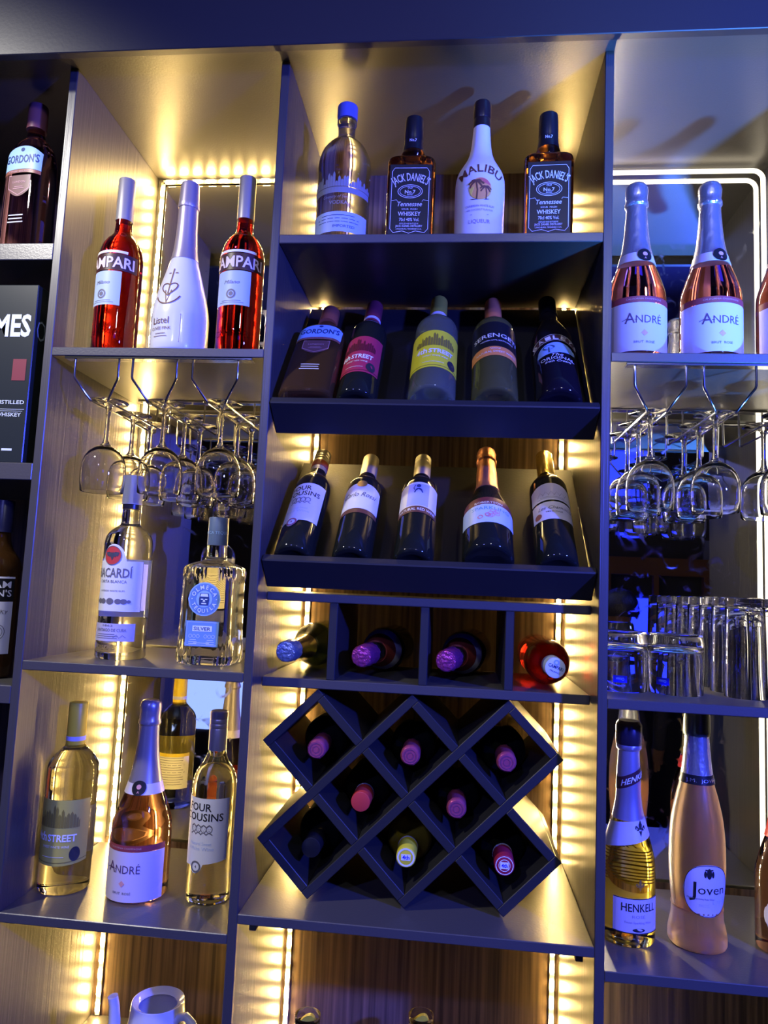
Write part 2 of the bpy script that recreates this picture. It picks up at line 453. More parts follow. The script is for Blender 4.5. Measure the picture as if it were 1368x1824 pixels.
# ------------------------------------------------------------------ back-bar shelving unit
D = 0.3715
unit = tag(empty('back_bar_shelving', (0.3, 0.0, FZ)), 'black laminate back bar shelving unit with mirrored side bays and warm strip lights', 'shelving')
def part(o):
    o.parent = unit; o.matrix_parent_inverse = Matrix.Translation((-0.3, 0, -FZ)); return o
ROOF = 0.950
for x0, x1 in ((-0.88, -0.864), (-0.4257, -0.4097), (-0.0155, 0.0), (0.565, 0.5804), (0.985, 1.001)):
    part(box('upright_panel', (x0, x1), (0.0, D), (FZ, ROOF), M_side))
part(box('roof_panel', (-0.90, 1.02), (-0.050, D + 0.016), (ROOF, ROOF + 0.016), M_flat))
part(box('fascia_board', (-0.90, 1.02), (-0.066, -0.050), (0.929, 1.42), M_edge))
def shelf(x0, x1, z0, z1, y1=0.345, y0=0.0, nm='shelf_board'):
    return part(box(nm, (x0, x1), (y0, y1), (z0, z1), M_flat))
shelf(-0.864, -0.4257, 0.5706, 0.6029); shelf(-0.864, -0.4257, 0.1595, 0.1902); shelf(-0.864, -0.4257, -0.232, -0.2010)
shelf(-0.4097, -0.0155, 0.389, 0.405); shelf(-0.4097, -0.0155, -0.1727, -0.1566); shelf(-0.4097, -0.0155, -0.589, -0.5733)
shelf(0.0, 0.565, 0.5995, 0.6158, 0.293); shelf(0.0, 0.565, -0.5562, -0.5406, 0.35)
shelf(0.5804, 0.985, 0.3886, 0.4046); shelf(0.5804, 0.985, -0.1798, -0.164); shelf(0.5804, 0.985, -0.589, -0.5732)
for x0, x1 in ((-0.864, -0.4257), (-0.4097, -0.0155), (0, 0.565), (0.5804, 0.985)):
    shelf(x0, x1, -0.953, -0.935, D, nm='bottom_shelf_board')
part(box('back_panel', (-0.88, -0.4097), (D, D + 0.012), (FZ, ROOF), M_wood, bevel=0))
part(box('back_panel', (-0.4097, -0.0155), (D, D + 0.012), (FZ, -0.570), M_wood, bevel=0))
part(box('back_panel', (-0.0155, 0.5804), (D, D + 0.012), (FZ, ROOF), M_wood, bevel=0))
part(box('back_panel', (0.5804, 1.0), (D, D + 0.012), (FZ, -0.570), M_wood, bevel=0))
part(box('mirror_pane', (-0.4097, -0.0155), (D, D + 0.006), (-0.570, ROOF), M_mirror, bevel=0))
part(box('mirror_pane', (0.5804, 0.985), (D, D + 0.006), (-0.570, ROOF), M_mirror, bevel=0))
part(box('plinth_board', (-0.864, 0.985), (0.03, 0.046), (FZ, -0.953), M_edge))
for x, z in ((0.018, -0.5562), (0.548, -0.5562)):
    part(box('shelf_bracket', (x - 0.006, x + 0.006), (0.03, 0.075), (z - 0.022, z), M_chrome))

# ------------------------------------------------------------------ strip lights
def led_strip(label, pts, lit=M_led, pitch=0.0333, y=0.3655):
    e = tag(empty('led_strip', (pts[0][0], y, min(p[1] for p in pts))), label, 'strip light', 'strip lights of the back bar')
    o = Vector(e.location)
    V = []; F = []; VC = []; FC = []
    for (x0, z0), (x1, z1) in zip(pts[:-1], pts[1:]):
        d = Vector((x1 - x0, 0, z1 - z0)); L = d.length; d.normalize(); s = Vector((-d.z, 0, d.x)) * 0.0048
        a = Vector((x0, y, z0)) - o; b = Vector((x1, y, z1)) - o; k = len(V)
        t = Vector((0, 0.0035, 0))
        V += [a - s, a + s, b + s, b - s, a - s + t, a + s + t, b + s + t, b - s + t]
        F += [tuple(k + i for i in f) for f in ((0, 1, 2, 3), (7, 6, 5, 4), (0, 4, 5, 1), (1, 5, 6, 2), (2, 6, 7, 3), (3, 7, 4, 0))]
        n = int(L / pitch)
        for i in range(n):
            c = a + d * (pitch * (i + 0.5)); h = d * 0.0085; q = s * 0.80; k = len(VC); u = Vector((0, -0.0022, 0))
            VC += [c - h - q, c - h + q, c + h + q, c + h - q, c - h - q + u, c - h + q + u, c + h + q + u, c + h - q + u]
            FC += [tuple(k + i2 for i2 in f) for f in ((7, 6, 5, 4)[::-1], (0, 4, 5, 1)[::-1], (1, 5, 6, 2)[::-1], (2, 6, 7, 3)[::-1], (3, 7, 4, 0)[::-1])]
    mesh_obj('tape', V, F, M_tape, e, smooth=False)
    if lit: mesh_obj('led_chips', VC, FC, lit, e, smooth=False)['kind'] = 'stuff'
    return e
led_strip('warm LED strip framing the left and top edges of the left bay mirror', [(-0.3945, -0.933), (-0.3945, 0.938), (-0.040, 0.938)])
led_strip('warm LED strip down the right edge of the left bay mirror', [(-0.030, -0.933), (-0.030, 0.938)])
led_strip('warm LED strip in the left back corner of the centre bay', [(0.012, -0.933), (0.012, 0.935)], M_ledc)
led_strip('warm LED strip in the right back corner of the centre bay', [(0.552, -0.933), (0.552, 0.925)], M_ledc)
led_strip('warm LED strip at the left edge of the right mirror, behind the upright', [(0.597, -0.933), (0.597, 0.925)], M_ledw)
# white silicone tube, softly lit, round the right mirror with a rounded corner
def arc_pts(x0, x1, z0, z1, r):
    p = [(x0, z1)] + [(x1 - r + r * math.sin(a), z1 - r + r * math.cos(a)) for a in np.linspace(0, PI / 2, 9)] + [(x1, z0)]
    return [(a, 0.3525, b) for a, b in p]
tb = tag(empty('silicone_tube', (0.79, 0.3525, -0.57)), 'white silicone light tube framing the right mirror, rounded at the corner', 'strip light')
V, F = tube_data([Vector(p) - tb.location for p in arc_pts(0.606, 0.970, -0.570, 0.936, 0.022)], 0.0050, 10)
mesh_obj('tube', V, F, M_tubew, tb)

# ------------------------------------------------------------------ tilted display trays
def tray(label, z0, a, lip, blen):
    t = math.radians(a); b = np.array([math.cos(t), math.sin(t)]); n = np.array([-math.sin(t), math.cos(t)]); O = np.array([0.052, z0])
    e = tag(empty('display_tray', (0.2825, 0.052, z0)), label, 'display tray', 'tilted display trays')
    sh = lambda q: (q[0] - 0.052, q[1] - z0)
    x0, x1 = 0.0012 - 0.2825, 0.5638 - 0.2825
    extrude_yz('sloping_board', [sh(O + b * 0.016), sh(O + b * blen), sh(O + b * blen + n * 0.016), sh(O + b * 0.016 + n * 0.016)], x0, x1, M_tray, e)
    extrude_yz('front_lip', [sh(O), sh(O + b * 0.0158), sh(O + b * 0.0158 + n * lip), sh(O + n * lip)], x0, x1, M_edge, e, 0.002)
    return O, b, n
T2 = tray('upper tilted black tray holding five bottles, under the top shelf of the centre bay', 0.2645, 52, 0.071, 0.405)
T3 = tray('lower tilted black tray holding five wine bottles, above the four cubbies', -0.012, 45, 0.066, 0.360)
def tray_loc(T, X, R, off=0.0005):
    O, b, n = T; q = O + n * (0.016 + R + 0.0006) + b * (0.0165 + off)
    return (X, q[0], q[1])

# ------------------------------------------------------------------ cubby box
cb = tag(empty('bottle_cubby', (0.2825, 0.06, -0.1843)), 'black four-compartment bottle cubby between tilted tray and diamond rack', 'cubby')
def cpart(nm, x, y, z): return box(nm, (x[0] - 0.2825, x[1] - 0.2825), (y[0] - 0.06, y[1] - 0.06), (z[0] + 0.1843, z[1] + 0.1843), M_edge if nm == 'divider' else M_flat, cb)
cpart('top_board', (0.0008, 0.5642), (0.06, 0.345), (-0.0345, -0.0195)); cpart('bottom_board', (0.0008, 0.5642), (0.06, 0.345), (-0.1843, -0.1684))
for x in (0.122, 0.2825, 0.4285): cpart('divider', (x - 0.0075, x + 0.0075), (0.061, 0.335), (-0.1684, -0.0345))

# ------------------------------------------------------------------ diamond wine rack
RX, RZ, RH, RY = 0.2655, -0.3607, 0.0825, 0.066
rk = tag(empty('wine_rack', (RX, RY, -0.5406)), 'black diamond lattice wine rack with eight open cells', 'wine rack')
q2 = math.sqrt(0.5); sd = RH * math.sqrt(2); tk = 0.0153
def lat(a, b):   # lattice coordinates -> x, z ; cell (0,1) sits at (0.183, RZ)
    return (0.183 + (a - 0) * RH + (b - 1) * RH, RZ + a * RH - (b - 1) * RH)
def slat(a0, b0, a1, b1, half):
    p = np.array(lat(a0, b0)); q = np.array(lat(a1, b1)); d = (q - p) / np.linalg.norm(q - p); n = np.array([-d[1], d[0]]) * tk / 2
    p = p - d * half; q = q + d * half
    pts = [p + n, q + n, q - n, p - n]
    extrude_xz('slat', [(x - RX, z + 0.5406) for x, z in pts], 0.0, 0.26, M_edge, rk)
for b, a0, a1 in ((-0.5, -0.5, 0.5), (0.5, -1.5, 1.5), (1.5, -1.5, 2.5), (2.5, -0.5, 2.5), (3.5, 0.5, 1.5)): slat(a0, b, a1, b, tk / 2)
for a, b0, b1 in ((-1.5, 0.5, 1.5), (-0.5, -0.5, 2.5), (0.5, -0.5, 3.5), (1.5, 0.5, 3.5), (2.5, 1.5, 2.5)):
    u_ = tk / 2 / sd
    for k in range(int(b1 - b0)): slat(a, b0 + k, a, b0 + k + 1, -tk / 2 - 0.0001)
# ------------------------------------------------------------------ bottle designs
def campari(loc, label, spin=0.0, axis='up', yaw=0):
    b = Bot('aperitif_bottle', label, place(loc, axis, spin, yaw), [(0, .0405), (.185, .041), (.197, .040), (.212, .0365), (.226, .0295), (.236, .0215), (.243, .0168), (.262, .0152), (.345, .0150)], G_red, group='red aperitif bottles')
    b.lathe('cap', capprof(.268, .353, .0163, .0160), C_grey)
    b.patch('name_band', -.062, .062, .155, .187, P('maroon_band', (.05, .012, .014), .4), .0007)
    s = b.patch('name_stripe', -.048, .040, .1885, .1935, I_white, .0007)
    b.ink(.0014).text('CAMPARI', 0, .160, .0205, .108, .02).done('lettering', P('pink_white_ink', (.85, .72, .76), .5), s)
    l = b.patch('label', -.038, .032, .088, .153, W_blue, .0007)
    i = b.ink(); i.text('Milano', -.003, .128, .007, .03, .0, .4); i.ring(-.003, .109, .0075, .003); i.disc(-.003, .109, .0042); small_lines(i, -.003, .0965, .05, 2)
    i.done('lettering', I_grey, l)
    b.ink(.0012).text('CAMPARI', 0, .030, .012, .075, .0).done('embossed_lettering', G_red, b.body)
    return b

def listel(loc, label):
    R = .0525
    b = Bot('sparkling_wine_bottle', label, place(loc, spin=-.25), [(0, R), (.07, R), (.090, .0505), (.115, .0455), (.138, .0390), (.165, .0315), (.19, .0245), (.21, .0212), (.25, .0185), (.29, .0175), (.338, .0168)], P('white_lacquered_glass', (.72, .74, .86), .28, coat=.4))
    mv = P('mauve_foil', (.42, .37, .42), .35, .5)
    b.lathe('neck_foil', [(z, b.r(z) + .0009) for z in np.linspace(.187, .30, 7)], mv, 32, mod=crinkle(.004))
    b.lathe('foil_hood', [(.292, .0195), (.296, .0205), (.302, .0195), (.335, .0178), (.343, .0165), (.346, .012)], mv, 32, mod=crinkle(.008, 7))
    i = b.ink(.0009); c = 0.004
    hz = .118
    heart = [(c + .0125 * 1.25 * math.sin(t) ** 3, hz + .0118 * (1.05 * math.cos(t) - .38 * math.cos(2 * t) - .15 * math.cos(3 * t))) for t in np.linspace(0, 2 * PI, 30, endpoint=False)]
    i.line(heart, .0022, True); i.line([(c, hz - .012), (c, hz + .042)], .0024); i.line([(c - .009, hz + .033), (c + .009, hz + .033)], .0022)
    i.line([(c + .026 * math.sin(t), hz - .006 - .026 * math.cos(t) + .001) for t in np.linspace(-1.15, 1.15, 15)], .0024)
    i.line([(c - .006, hz - .004), (c, hz - .030)], .0018); i.line([(c + .006, hz - .004), (c, hz - .030)], .0018)
    i.done('emblem', I_brown, b.body)
    i = b.ink(.0009); i.line([(-.032, .015), (.034, .015), (.034, .067), (-.032, .067)], .0010, True)
    i.text('Listel', -.004, .049, .0125, .034, .0).text('CUVÉE PINK', -.003, .0375, .0055, .042, .0); small_lines(i, -.003, .0305, .03, 2, .005)
    i.done('lettering', I_brown, b.body)

def andre(loc, label, glass, foil, spin=0.0, H=.325, R=.052):
    b = Bot('sparkling_wine_bottle', label, place(loc, spin=spin), spark_prof(H, R), glass, group='sparkling rose bottles')
    k = H / .325
    spark_foil(b, H, foil, .0188, .185)
    cl = b.wrap('collar_label', .170 * k, .187 * k, .0013, P('mauve_white_paper', (.70, .64, .72), .4))
    o = b.disc('round_seal', 0.006, .181 * k, .0125, W_black, .0024, cl)
    b.ink(.003).disc(.006, .183 * k, .004).text('A', .006, .173 * k, .004).done('seal_print', P('salmon_ink', (.75, .35, .30), .5), o)
    l = b.patch('label', -.075, .075, .004, .088, W_mauve, .0008, 28)
    b.patch('label_top_band', -.075, .075, .0885, .099, P('wine_red_band', (.30, .05, .06), .4), .0009, 28)
    i = b.ink(.0013); i.text('A', -.0235, .052, .0185, .0165, .0).text('NDRÉ', .008, .052, .0135, .044, -.004); i.line([(-.036, .0575), (-.028, .0605), (-.012, .0575)], .0010)
    i.done('lettering', P('plum_ink', (.10, .05, .12), .5), l)
    i = b.ink(.0013); i.poly([(0, .040), (.0055, .0345), (0, .029), (-.0055, .0345)]); i.done('emblem', P('salmon_ink', (.75, .35, .30), .5), l)
    i = b.ink(.0013); i.text('BRUT  ROSÉ', 0, .017, .004, .034, 0); i.done('small_lettering', I_grey, l)
    i = b.ink(.0014); i.text('CALIFORNIA CHAMPAGNE', 0, .0925, .003, .06, 0).done('band_lettering', P('dusty_pink_ink', (.6, .32, .32), .5), l)
    return b

def vodka(loc, label):
    b = Bot('vodka_bottle', label, place(loc), [(0, .0492), (.155, .0498), (.170, .049), (.187, .0445), (.202, .036), (.212, .0265), (.219, .0185), (.226, .0160), (.25, .0158), (.284, .0158)], G_clear)
    b.lathe('neck_ring', [(.249, .0158), (.251, .0185), (.256, .0185), (.258, .0158)], G_clear)
    b.lathe('cap', capprof(.2585, .287, .0192), C_blue)
    i = b.ink(.0007); rr = random.Random(5)
    for k in range(26):
        x = -.062 + k * .005; h = .006 + .022 * rr.random() * (1 - abs(x) / .09)
        i.poly([(x, .100), (x + .0047, .100), (x + .0047, .1 + h), (x + .0023, .1 + h * 1.25), (x, .1 + h)])
    i.rect(-.066, .066, .088, .099, 20); i.done('frosted_skyline', W_haze, b.body)
    i = b.ink(.0007); i.text('Country of Sweden', 0, .078, .0055, .06, 0, .3); i.text('VODKA', 0, .066, .007, .034, .01); i.done('lettering', W_haze, b.body)
    l = b.patch('label', -.062, .062, .014, .052, W_blue, .0007, 24)
    i = b.ink(); small_lines(i, 0, .045, .085, 3, .006, .0011); i.text('IMPORTED', .012, .022, .005, .04, 0); i.done('lettering', I_navy, l)

def whiskey(loc, label, spin=0.0):
    b = Bot('whiskey_bottle', label, place(loc, spin=spin), [(0, .0428, 7), (.010, .0432, 7), (.150, .0440, 7), (.158, .0430, 6), (.1635, .0385, 5), (.167, .029, 3.5), (.170, .0215, 2), (.175, .0200, 2), (.184, .0230, 2), (.190, .0200, 2), (.20, .0150, 2), (.252, .0150, 2)], G_amber, n=True, group='square black label whiskey bottles', seg=56)
    b.lathe('cap', [(.1905, .0205), (.200, .0188), (.213, .0172), (.2155, .0180), (.250, .0172), (.2575, .0165), (.259, .0145)], C_black)
    f = lambda x, z, e: (x, -math.sqrt(max((.0182 + e) ** 2 - x * x, 0)), z)
    Ink(f, .0006).text('No.7', 0, .204, .0055, .013, .01).done('cap_lettering', I_white, b.e)
    l = b.patch('label', -.0375, .0375, .008, .142, W_black, .0006, 4, 4)
    i = b.ink(.0011)
    i.line([(-.034, .020), (-.0335, .128), (-.029, .135), (.029, .135), (.0335, .128), (.034, .020), (.028, .013), (.012, .016), (0, .012), (-.012, .016), (-.028, .013)], .0009, True)
    i.text("JACK DANIEL'S", 0, .111, .0145, .062, .012, arch=.052)
    i.ring(0, .0905, .022, .0010, 28, .0125); i.ring(0, .0905, .0185, .0007, 28, .0098)
    i.text('OLD', 0, .0960, .0032, .009, .01).text('No.7', 0, .0865, .0065, .019, .015)
    i.text('BRAND', 0, .0830, .0022, .010, .01)
    i.text('Tennessee', 0, .0625, .0085, .044, .006, .25).text('SOUR  MASH', 0, .0555, .0030, .028, .0).text('WHISKEY', 0, .0445, .0078, .041, .012)
    i.text('70cl 40% Vol.', 0, .0345, .0060, .036, .004); i.text('DISTILLED AND BOTTLED BY', 0, .0285, .0028, .034, 0); i.text('JACK DANIEL DISTILLERY', 0, .0235, .0036, .048, .01)
    i.text('LYNCHBURG, TENNESSEE U.S.A.', 0, .0185, .0028, .046, 0)
    i.line([(-.033, .073), (-.024, .0745), (-.022, .0715)], .0007).line([(.033, .073), (.024, .0745), (.022, .0715)], .0007)
    i.done('lettering', P('silver_white_ink', (.80, .80, .84), .5), l)

def malibu(loc, label):
    b = Bot('coconut_liqueur_bottle', label, place(loc), [(0, .0440), (.06, .0450), (.110, .0455), (.125, .0450), (.140, .0420), (.155, .0345), (.17, .0260), (.185, .0208), (.20, .0182), (.22, .0165), (.236, .0155), (.28, .0150)], P('white_coated_glass', (.86, .85, .90), .38))
    b.lathe('cap', [(.236, .0166), (.252, .0166), (.253, .0160), (.255, .0166), (.283, .0163), (.287, .0150), (.288, .013)], P('dark_brown_cap', (.02, .012, .014), .3))
    b.ink(.0009).text('MALIBU', 0, .126, .0165, .078, .010, arch=.060).done('lettering', I_brown, b.body)
    su = b.disc('sunset_disc', 0, .094, .0205, P('sunset_orange', (.88, .42, .12), .5), .0007, b.body)
    i = b.ink(.0010); i.poly([(.0195 * math.cos(t), .094 + .0195 * math.sin(t)) for t in np.linspace(PI, 2 * PI, 16)] + [(.012, .097), (-.012, .098)]); i.done('sunset_glow', P('sunset_yellow', (.92, .70, .10), .5), su)
    i = b.ink(.0011); i.poly([(-.004, .1135)] + [(.0195 * math.cos(t), .094 + .0195 * math.sin(t)) for t in np.linspace(1.75, .35, 10)] + [(.008, .104)]); i.done('sunset_sky', P('sunset_red', (.75, .16, .12), .5), su)
    i = b.ink(.0014)
    def palm(x, z, h, k):
        i.line([(x, z), (x + .001 * k, z + h * .5), (x - .0012 * k, z + h)], .0022 * k)
        for a, ln in ((.3, 1), (.9, .95), (1.5, .8), (2.2, .95), (2.8, 1), (3.5, .85), (5.9, .85)):
            cx, cz = x - .0012 * k, z + h; p = []
            for t in np.linspace(0, 1, 6): p.append((cx + math.cos(a) * .0125 * k * ln * t, cz + math.sin(a) * .0095 * k * ln * t - .0075 * k * t * t))
            i.line(p, .0026 * k)
    palm(-.006, .074, .034, 1.15); palm(.0105, .074, .023, .85)
    i.poly([(-.017, .0755), (.017, .0755), (.012, .0735), (-.012, .0735)]); i.done('palm_trees', I_brown, su)
    i = b.ink(.0009); i.text('CARIBBEAN WHITE RUM', 0, .060, .0040, .052, 0).text('with COCONUT FLAVOUR', 0, .053, .0036, .048, 0); i.line([(-.016, .046), (.016, .046)], .0007)
    i.text('LIQUEUR', 0, .030, .0070, .038, .002).done('small_lettering', P('mauve_ink', (.35, .28, .38), .5), b.body)

def bacardi(loc, label, spin):
    b = Bot('rum_bottle', label, place(loc, spin=spin), [(0, .0455), (.03, .0450), (.10, .0440), (.210, .0440), (.222, .0425), (.234, .0370), (.243, .0270), (.250, .0185), (.258, .0168), (.29, .0165), (.33, .016)], G_clear)
    b.lathe('neck_band', [(.280, .0172), (.2885, .0172)], C_black)
    b.lathe('cap', capprof(.289, .345, .0185, .0180, .003), C_pale)
    zt = lambda u: .180 + (.0345 * math.sqrt(max(0, 1 - (u / .42) ** 2)) if abs(u) < .42 else 0) * .9
    l = b.patch('label', -.0565, .0565, .088, zt, W_paper, .0006, 40)
    b.patch('side_strip', .058, .070, .090, .176, W_cream, .0006, 4)
    rd = b.disc('red_roundel', -.002, .190, .0175, I_red, .0012, l)
    i = b.ink(.0016); bat = [(0, .0045), (.0015, .008), (.0025, .0055), (.006, .0075), (.0135, .0065), (.012, .0015), (.0105, -.001), (.008, .0003), (.006, -.0025), (.0035, -.001), (.0012, -.006), (0, -.0085)]
    i.poly(bat + [(-x, z) for x, z in bat[::-1]], -.002, .189); i.done('bat_emblem', P('steel_ink', (.07, .07, .09), .4), rd)
    b.ink(.0017).ring(-.002, .190, .0172, .0012).done('roundel_rim', I_grey, rd)
    i = b.ink(.0011); i.text('BACARDÍ', 0, .150, .0165, .074, .020); i.text('CARTA BLANCA', 0, .1395, .0055, .056, 0); i.line([(-.04, .130), (.04, .130)], .0006); i.text('SUPERIOR WHITE RUM', 0, .1235, .0032, .05, 0)
    i.line([(-.04, .119), (.04, .119)], .0006)
    for x, r_ in ((-.034, .004), (-.025, .0062), (-.015, .0062), (0, .0075), (.015, .0062), (.025, .0062), (.034, .004)): i.disc(x, .106, r_, 14, r_ * .8)
    i.line([(-.05, .0945), (.05, .0945)], .0006); i.done('lettering', I_grey, l)
    l2 = b.patch('lower_label', -.052, .05, .034, .066, P('pale_violet_paper', (.50, .47, .66), .45), .0006, 20)
    i = b.ink(.0011); i.text('1862', 0, .0605, .0035, .02, 0).text('SANTIAGO DE CUBA', .004, .0515, .0055, .06, .004); small_lines(i, -.004, .0465, .05, 3); i.line([(.012, .041), (.018, .046), (.022, .040), (.028, .045), (.034, .041)], .0008)
    i.done('lettering', I_grey, l2)
    bl = b.patch('back_label', PI * .044 - .042, PI * .044 + .042, .075, .185, W_cream, .0006, 20)
    i = b.ink(.001); small_lines(i, PI * .044, .172, .07, 14, .0062, .0012, 5); i.done('fine_print', I_grey, bl)
    b.ink(.0010).text('1862', 0, .018, .010, .034, .0).done('embossed_lettering', G_clear, b.body)

def tequila(loc, label, spin):
    def mod(th, z):
        a = 0.0
        if z < .045: a = min(1, (.045 - z) / .02)
        if .150 < z < .180: a = min(1, (z - .150) / .012)
        return 1 + .022 * a * math.cos(28 * th)
    b = Bot('tequila_bottle', label, place(loc, spin=spin), [(0, .0500, 5.5), (.012, .0515, 5.5), (.05, .0505, 5.5), (.150, .0490, 5.5), (.170, .0490, 5.5), (.178, .0455, 5), (.184, .036, 3.5), (.189, .0235, 2), (.195, .0195, 2), (.217, .0182, 2), (.262, .0165, 2)], G_clear, n=True, mod=mod, seg=112)
    b.lathe('cap', capprof(.2175, .270, .0192, .0185, .002), C_slate)
    f = lambda x, z, e: ((.0190 + e) * math.sin(x / .019), -(.0190 + e) * math.cos(x / .019), z)
    Ink(f, .0005).text('OLMECA TEQUILA', 0, .238, .0055, .066, .0).done('cap_lettering', W_sky, b.e)
    rd = b.disc('round_label', 0, .118, .0300, W_sky, .0014)
    rd2 = b.disc('round_field', 0, .118, .0275, P('teal_blue_label', (.14, .27, .48), .45), .0018, rd)
    b.disc('round_centre', 0, .118, .0150, W_sky, .0022, rd)
    i = b.ink(.0026); i.circle_text('OLMECA', 0, .118, .0178, .0072, PI * .86, PI * .14); i.circle_text('TEQUILA', 0, .118, .0242, .0065, PI * 1.15, PI * 1.85, True)
    i.disc(-.0225, .118, .001).disc(.0225, .118, .001); i.done('lettering', P('pale_blue_ink', (.72, .82, .95), .5), rd)
    i = b.ink(.0028); i.poly([(-.0085, .107), (.0085, .107), (.0095, .118), (.0075, .1285), (-.0075, .1285), (-.0095, .118)]); i.done('stone_head', I_navy, rd)
    i = b.ink(.0032); i.poly([(-.0075, .1225), (.0075, .1225), (.006, .1275), (-.006, .1275)]).rect(-.006, -.0015, .1165, .1185, 1).rect(.0015, .006, .1165, .1185, 1).poly([(-.0015, .1165), (.0015, .1165), (.0025, .113), (-.0025, .113)]).rect(-.0045, .0045, .109, .1112, 1)
    i.done('stone_face', P('pale_blue_ink', (.72, .82, .95), .5), rd)
    l = b.patch('lower_label', -.0305, .0305, .034, .079, P('blue_pattern_label', (.16, .32, .62), .45), .0014, 4, 4)
    i = b.ink(.0018); i.line([(-.028, .0365), (.028, .0365), (.028, .0765), (-.028, .0765)], .0007, True); i.rect(-.018, .018, .0605, .0705, 2)
    for x in (-.021, -.014, -.007, .007, .014, .021): i.ring(x, .052, .003, .0006, 10)
    small_lines(i, -.016, .0455, .016, 3, .0035); small_lines(i, .016, .0455, .016, 3, .0035); small_lines(i, 0, .0400, .04, 1); i.done('label_pattern', P('pale_blue_ink', (.72, .82, .95), .5), l)
    b.ink(.0022).text('SILVER', 0, .0625, .0060, .031, .012).done('lettering', I_navy, l)

def street(loc, label, glass, paper, capm, under, H, R, axis='up', spin=0.0, yaw=0, ring=True):
    b = Bot('wine_bottle', label, place(loc, axis, spin, yaw), bord_prof(H, R), glass, group='skyline label wine bottles')
    k = H / .333
    b.lathe('cap', capprof(.272 * k, H, .0172, .0168), capm)
    if ring: b.lathe('cap_ring', [(.264 * k, .0174), (.272 * k, .0174)], P('lavender_ring', (.55, .55, .78), .4))
    b.lathe('neck_sleeve', [(.252 * k, .0172), (.264 * k, .0171)], capm)
    hw = R * 1.38
    zb = lambda u: (.052 + .006 * u * u) * k
    l = b.patch('label', -hw, hw, zb, .166 * k, paper, .0006, 24)
    i = b.ink(.001); skyline(i, -hw * .62, hw * .7, .118 * k, .036 * k); i.done('skyline_print', under, l)
    i = b.ink(.0012); i.text('4th', -hw * .40, .0945 * k, .0150 * k, hw * .38, .022).text('STREET', hw * .24, .0945 * k, .0118 * k, hw * .80, .022); i.done('lettering', I_white, l)
    i = b.ink(.0012); i.text('SWEET WHITE WINE' if paper is not W_crimson else 'SWEET RED WINE', hw * .06, .083 * k, .0042, hw * .8, 0); small_lines(i, 0, .0675 * k, hw * .9, 1); i.done('small_lettering', P('pale_yellow_ink', (.85, .84, .62), .5), l)
    i = b.ink(.0012); i.disc(hw * .62, .072 * k, .0095, 20, .0125); i.done('dark_seal', P('dark_seal_ink', (.03, .03, .03), .5), l)
    if axis == 'up':
        bl = b.patch('back_label', PI * R - hw * .8, PI * R + hw * .8, .05 * k, .135 * k, W_cream, .0006, 20)
        i = b.ink(.001); small_lines(i, PI * R, .125 * k, hw * 1.3, 12, .0058 * k, .0012, 9); i.done('fine_print', I_grey, bl)
        i = b.ink(.001); i.rect(PI * R - hw * .8, PI * R + hw * .8, .128 * k, .136 * k, 12); i.done('back_label_band', capm, bl)
    i = b.ink(.0010); i.line([(-hw + 2 * hw * t, (.0575 + .006 * (2 * t - 1) ** 2) * k) for t in np.linspace(0, 1, 14)], .0015); i.done('label_rule', under, l)
    return b

def cousins(loc, label, glass, capm, H, R, axis='up', spin=0.0, yaw=0, ringm=None, drop='Natural Sweet White'):
    b = Bot('wine_bottle', label, place(loc, axis, spin, yaw), bord_prof(H, R, .0150, .205, .255), glass, group='long white label wine bottles')
    k = H / .333
    b.lathe('screw_cap', [(.262 * k, .0165), (.300 * k, .0165), (.3015 * k, .0158), (.303 * k, .0166), (.3085 * k, .0166), (.31 * k, .0158), (.3115 * k, .0166), (.317 * k, .0166), (.3185 * k, .0158), (.32 * k, .0166), (H - .002, .0164), (H, .0145)], capm)
    if ringm: b.lathe('cap_ring', [(.2745 * k, .0170), (.293 * k, .0170)], ringm)
    hw = R * 1.25
    zb = lambda u: (.070 + .007 * u - (.014 * math.sqrt(max(0, 1 - ((u + .12) / .24) ** 2)) if abs(u + .12) < .24 else 0)) * k
    l = b.patch('label', -hw, hw, zb, .184 * k, W_paper, .0006, 40)
    i = b.ink(.001); i.text('FOUR', -hw * .12, .1625 * k, .0130 * k, hw * .92, .012).text('COUSINS', 0, .1455 * k, .0130 * k, hw * 1.55, .012)
    i.done('lettering', I_black, l)
    i = b.ink(.001)
    for q, x in enumerate((-.30, -.10, .10, .30)):
        x = x * hw; z = .132 * k
        i.ring(x, z, .0050, .0012, 14, .0062); i.line([(x - .0045, z + .003), (x, z + .0065), (x + .0045, z + .003)], .0022); i.line([(x - .006, z - .010), (x, z - .006), (x + .006, z - .010)], .0018)
        i.disc(x - .0018, z + .0005, .0006, 6).disc(x + .0018, z + .0005, .0006, 6).line([(x - .0016, z - .003), (x + .0016, z - .003)], .0006)
    i.line([(-hw * .6, .1165 * k), (hw * .6, .1165 * k)], .0006); i.done('four_portraits', I_grey, l)
    i = b.ink(.001); w1, w2 = drop.rsplit(' ', 1); i.text(w1, 0, .104 * k, .0055, hw * .8, 0).text(w2 + ' Wine', 0, .095 * k, .0060, hw * 1.0, 0); i.done('small_lettering', P('pale_blue_print', (.55, .65, .85), .5), l)
    i = b.ink(.0011); i.ring(-hw * .12, .0665 * k, .0085, .0030); i.text('4', -hw * .12, .0645 * k, .0045); i.done('seal', I_grey if glass is not G_dark else P('seal_red', (.45, .12, .16), .5), l)
    return b

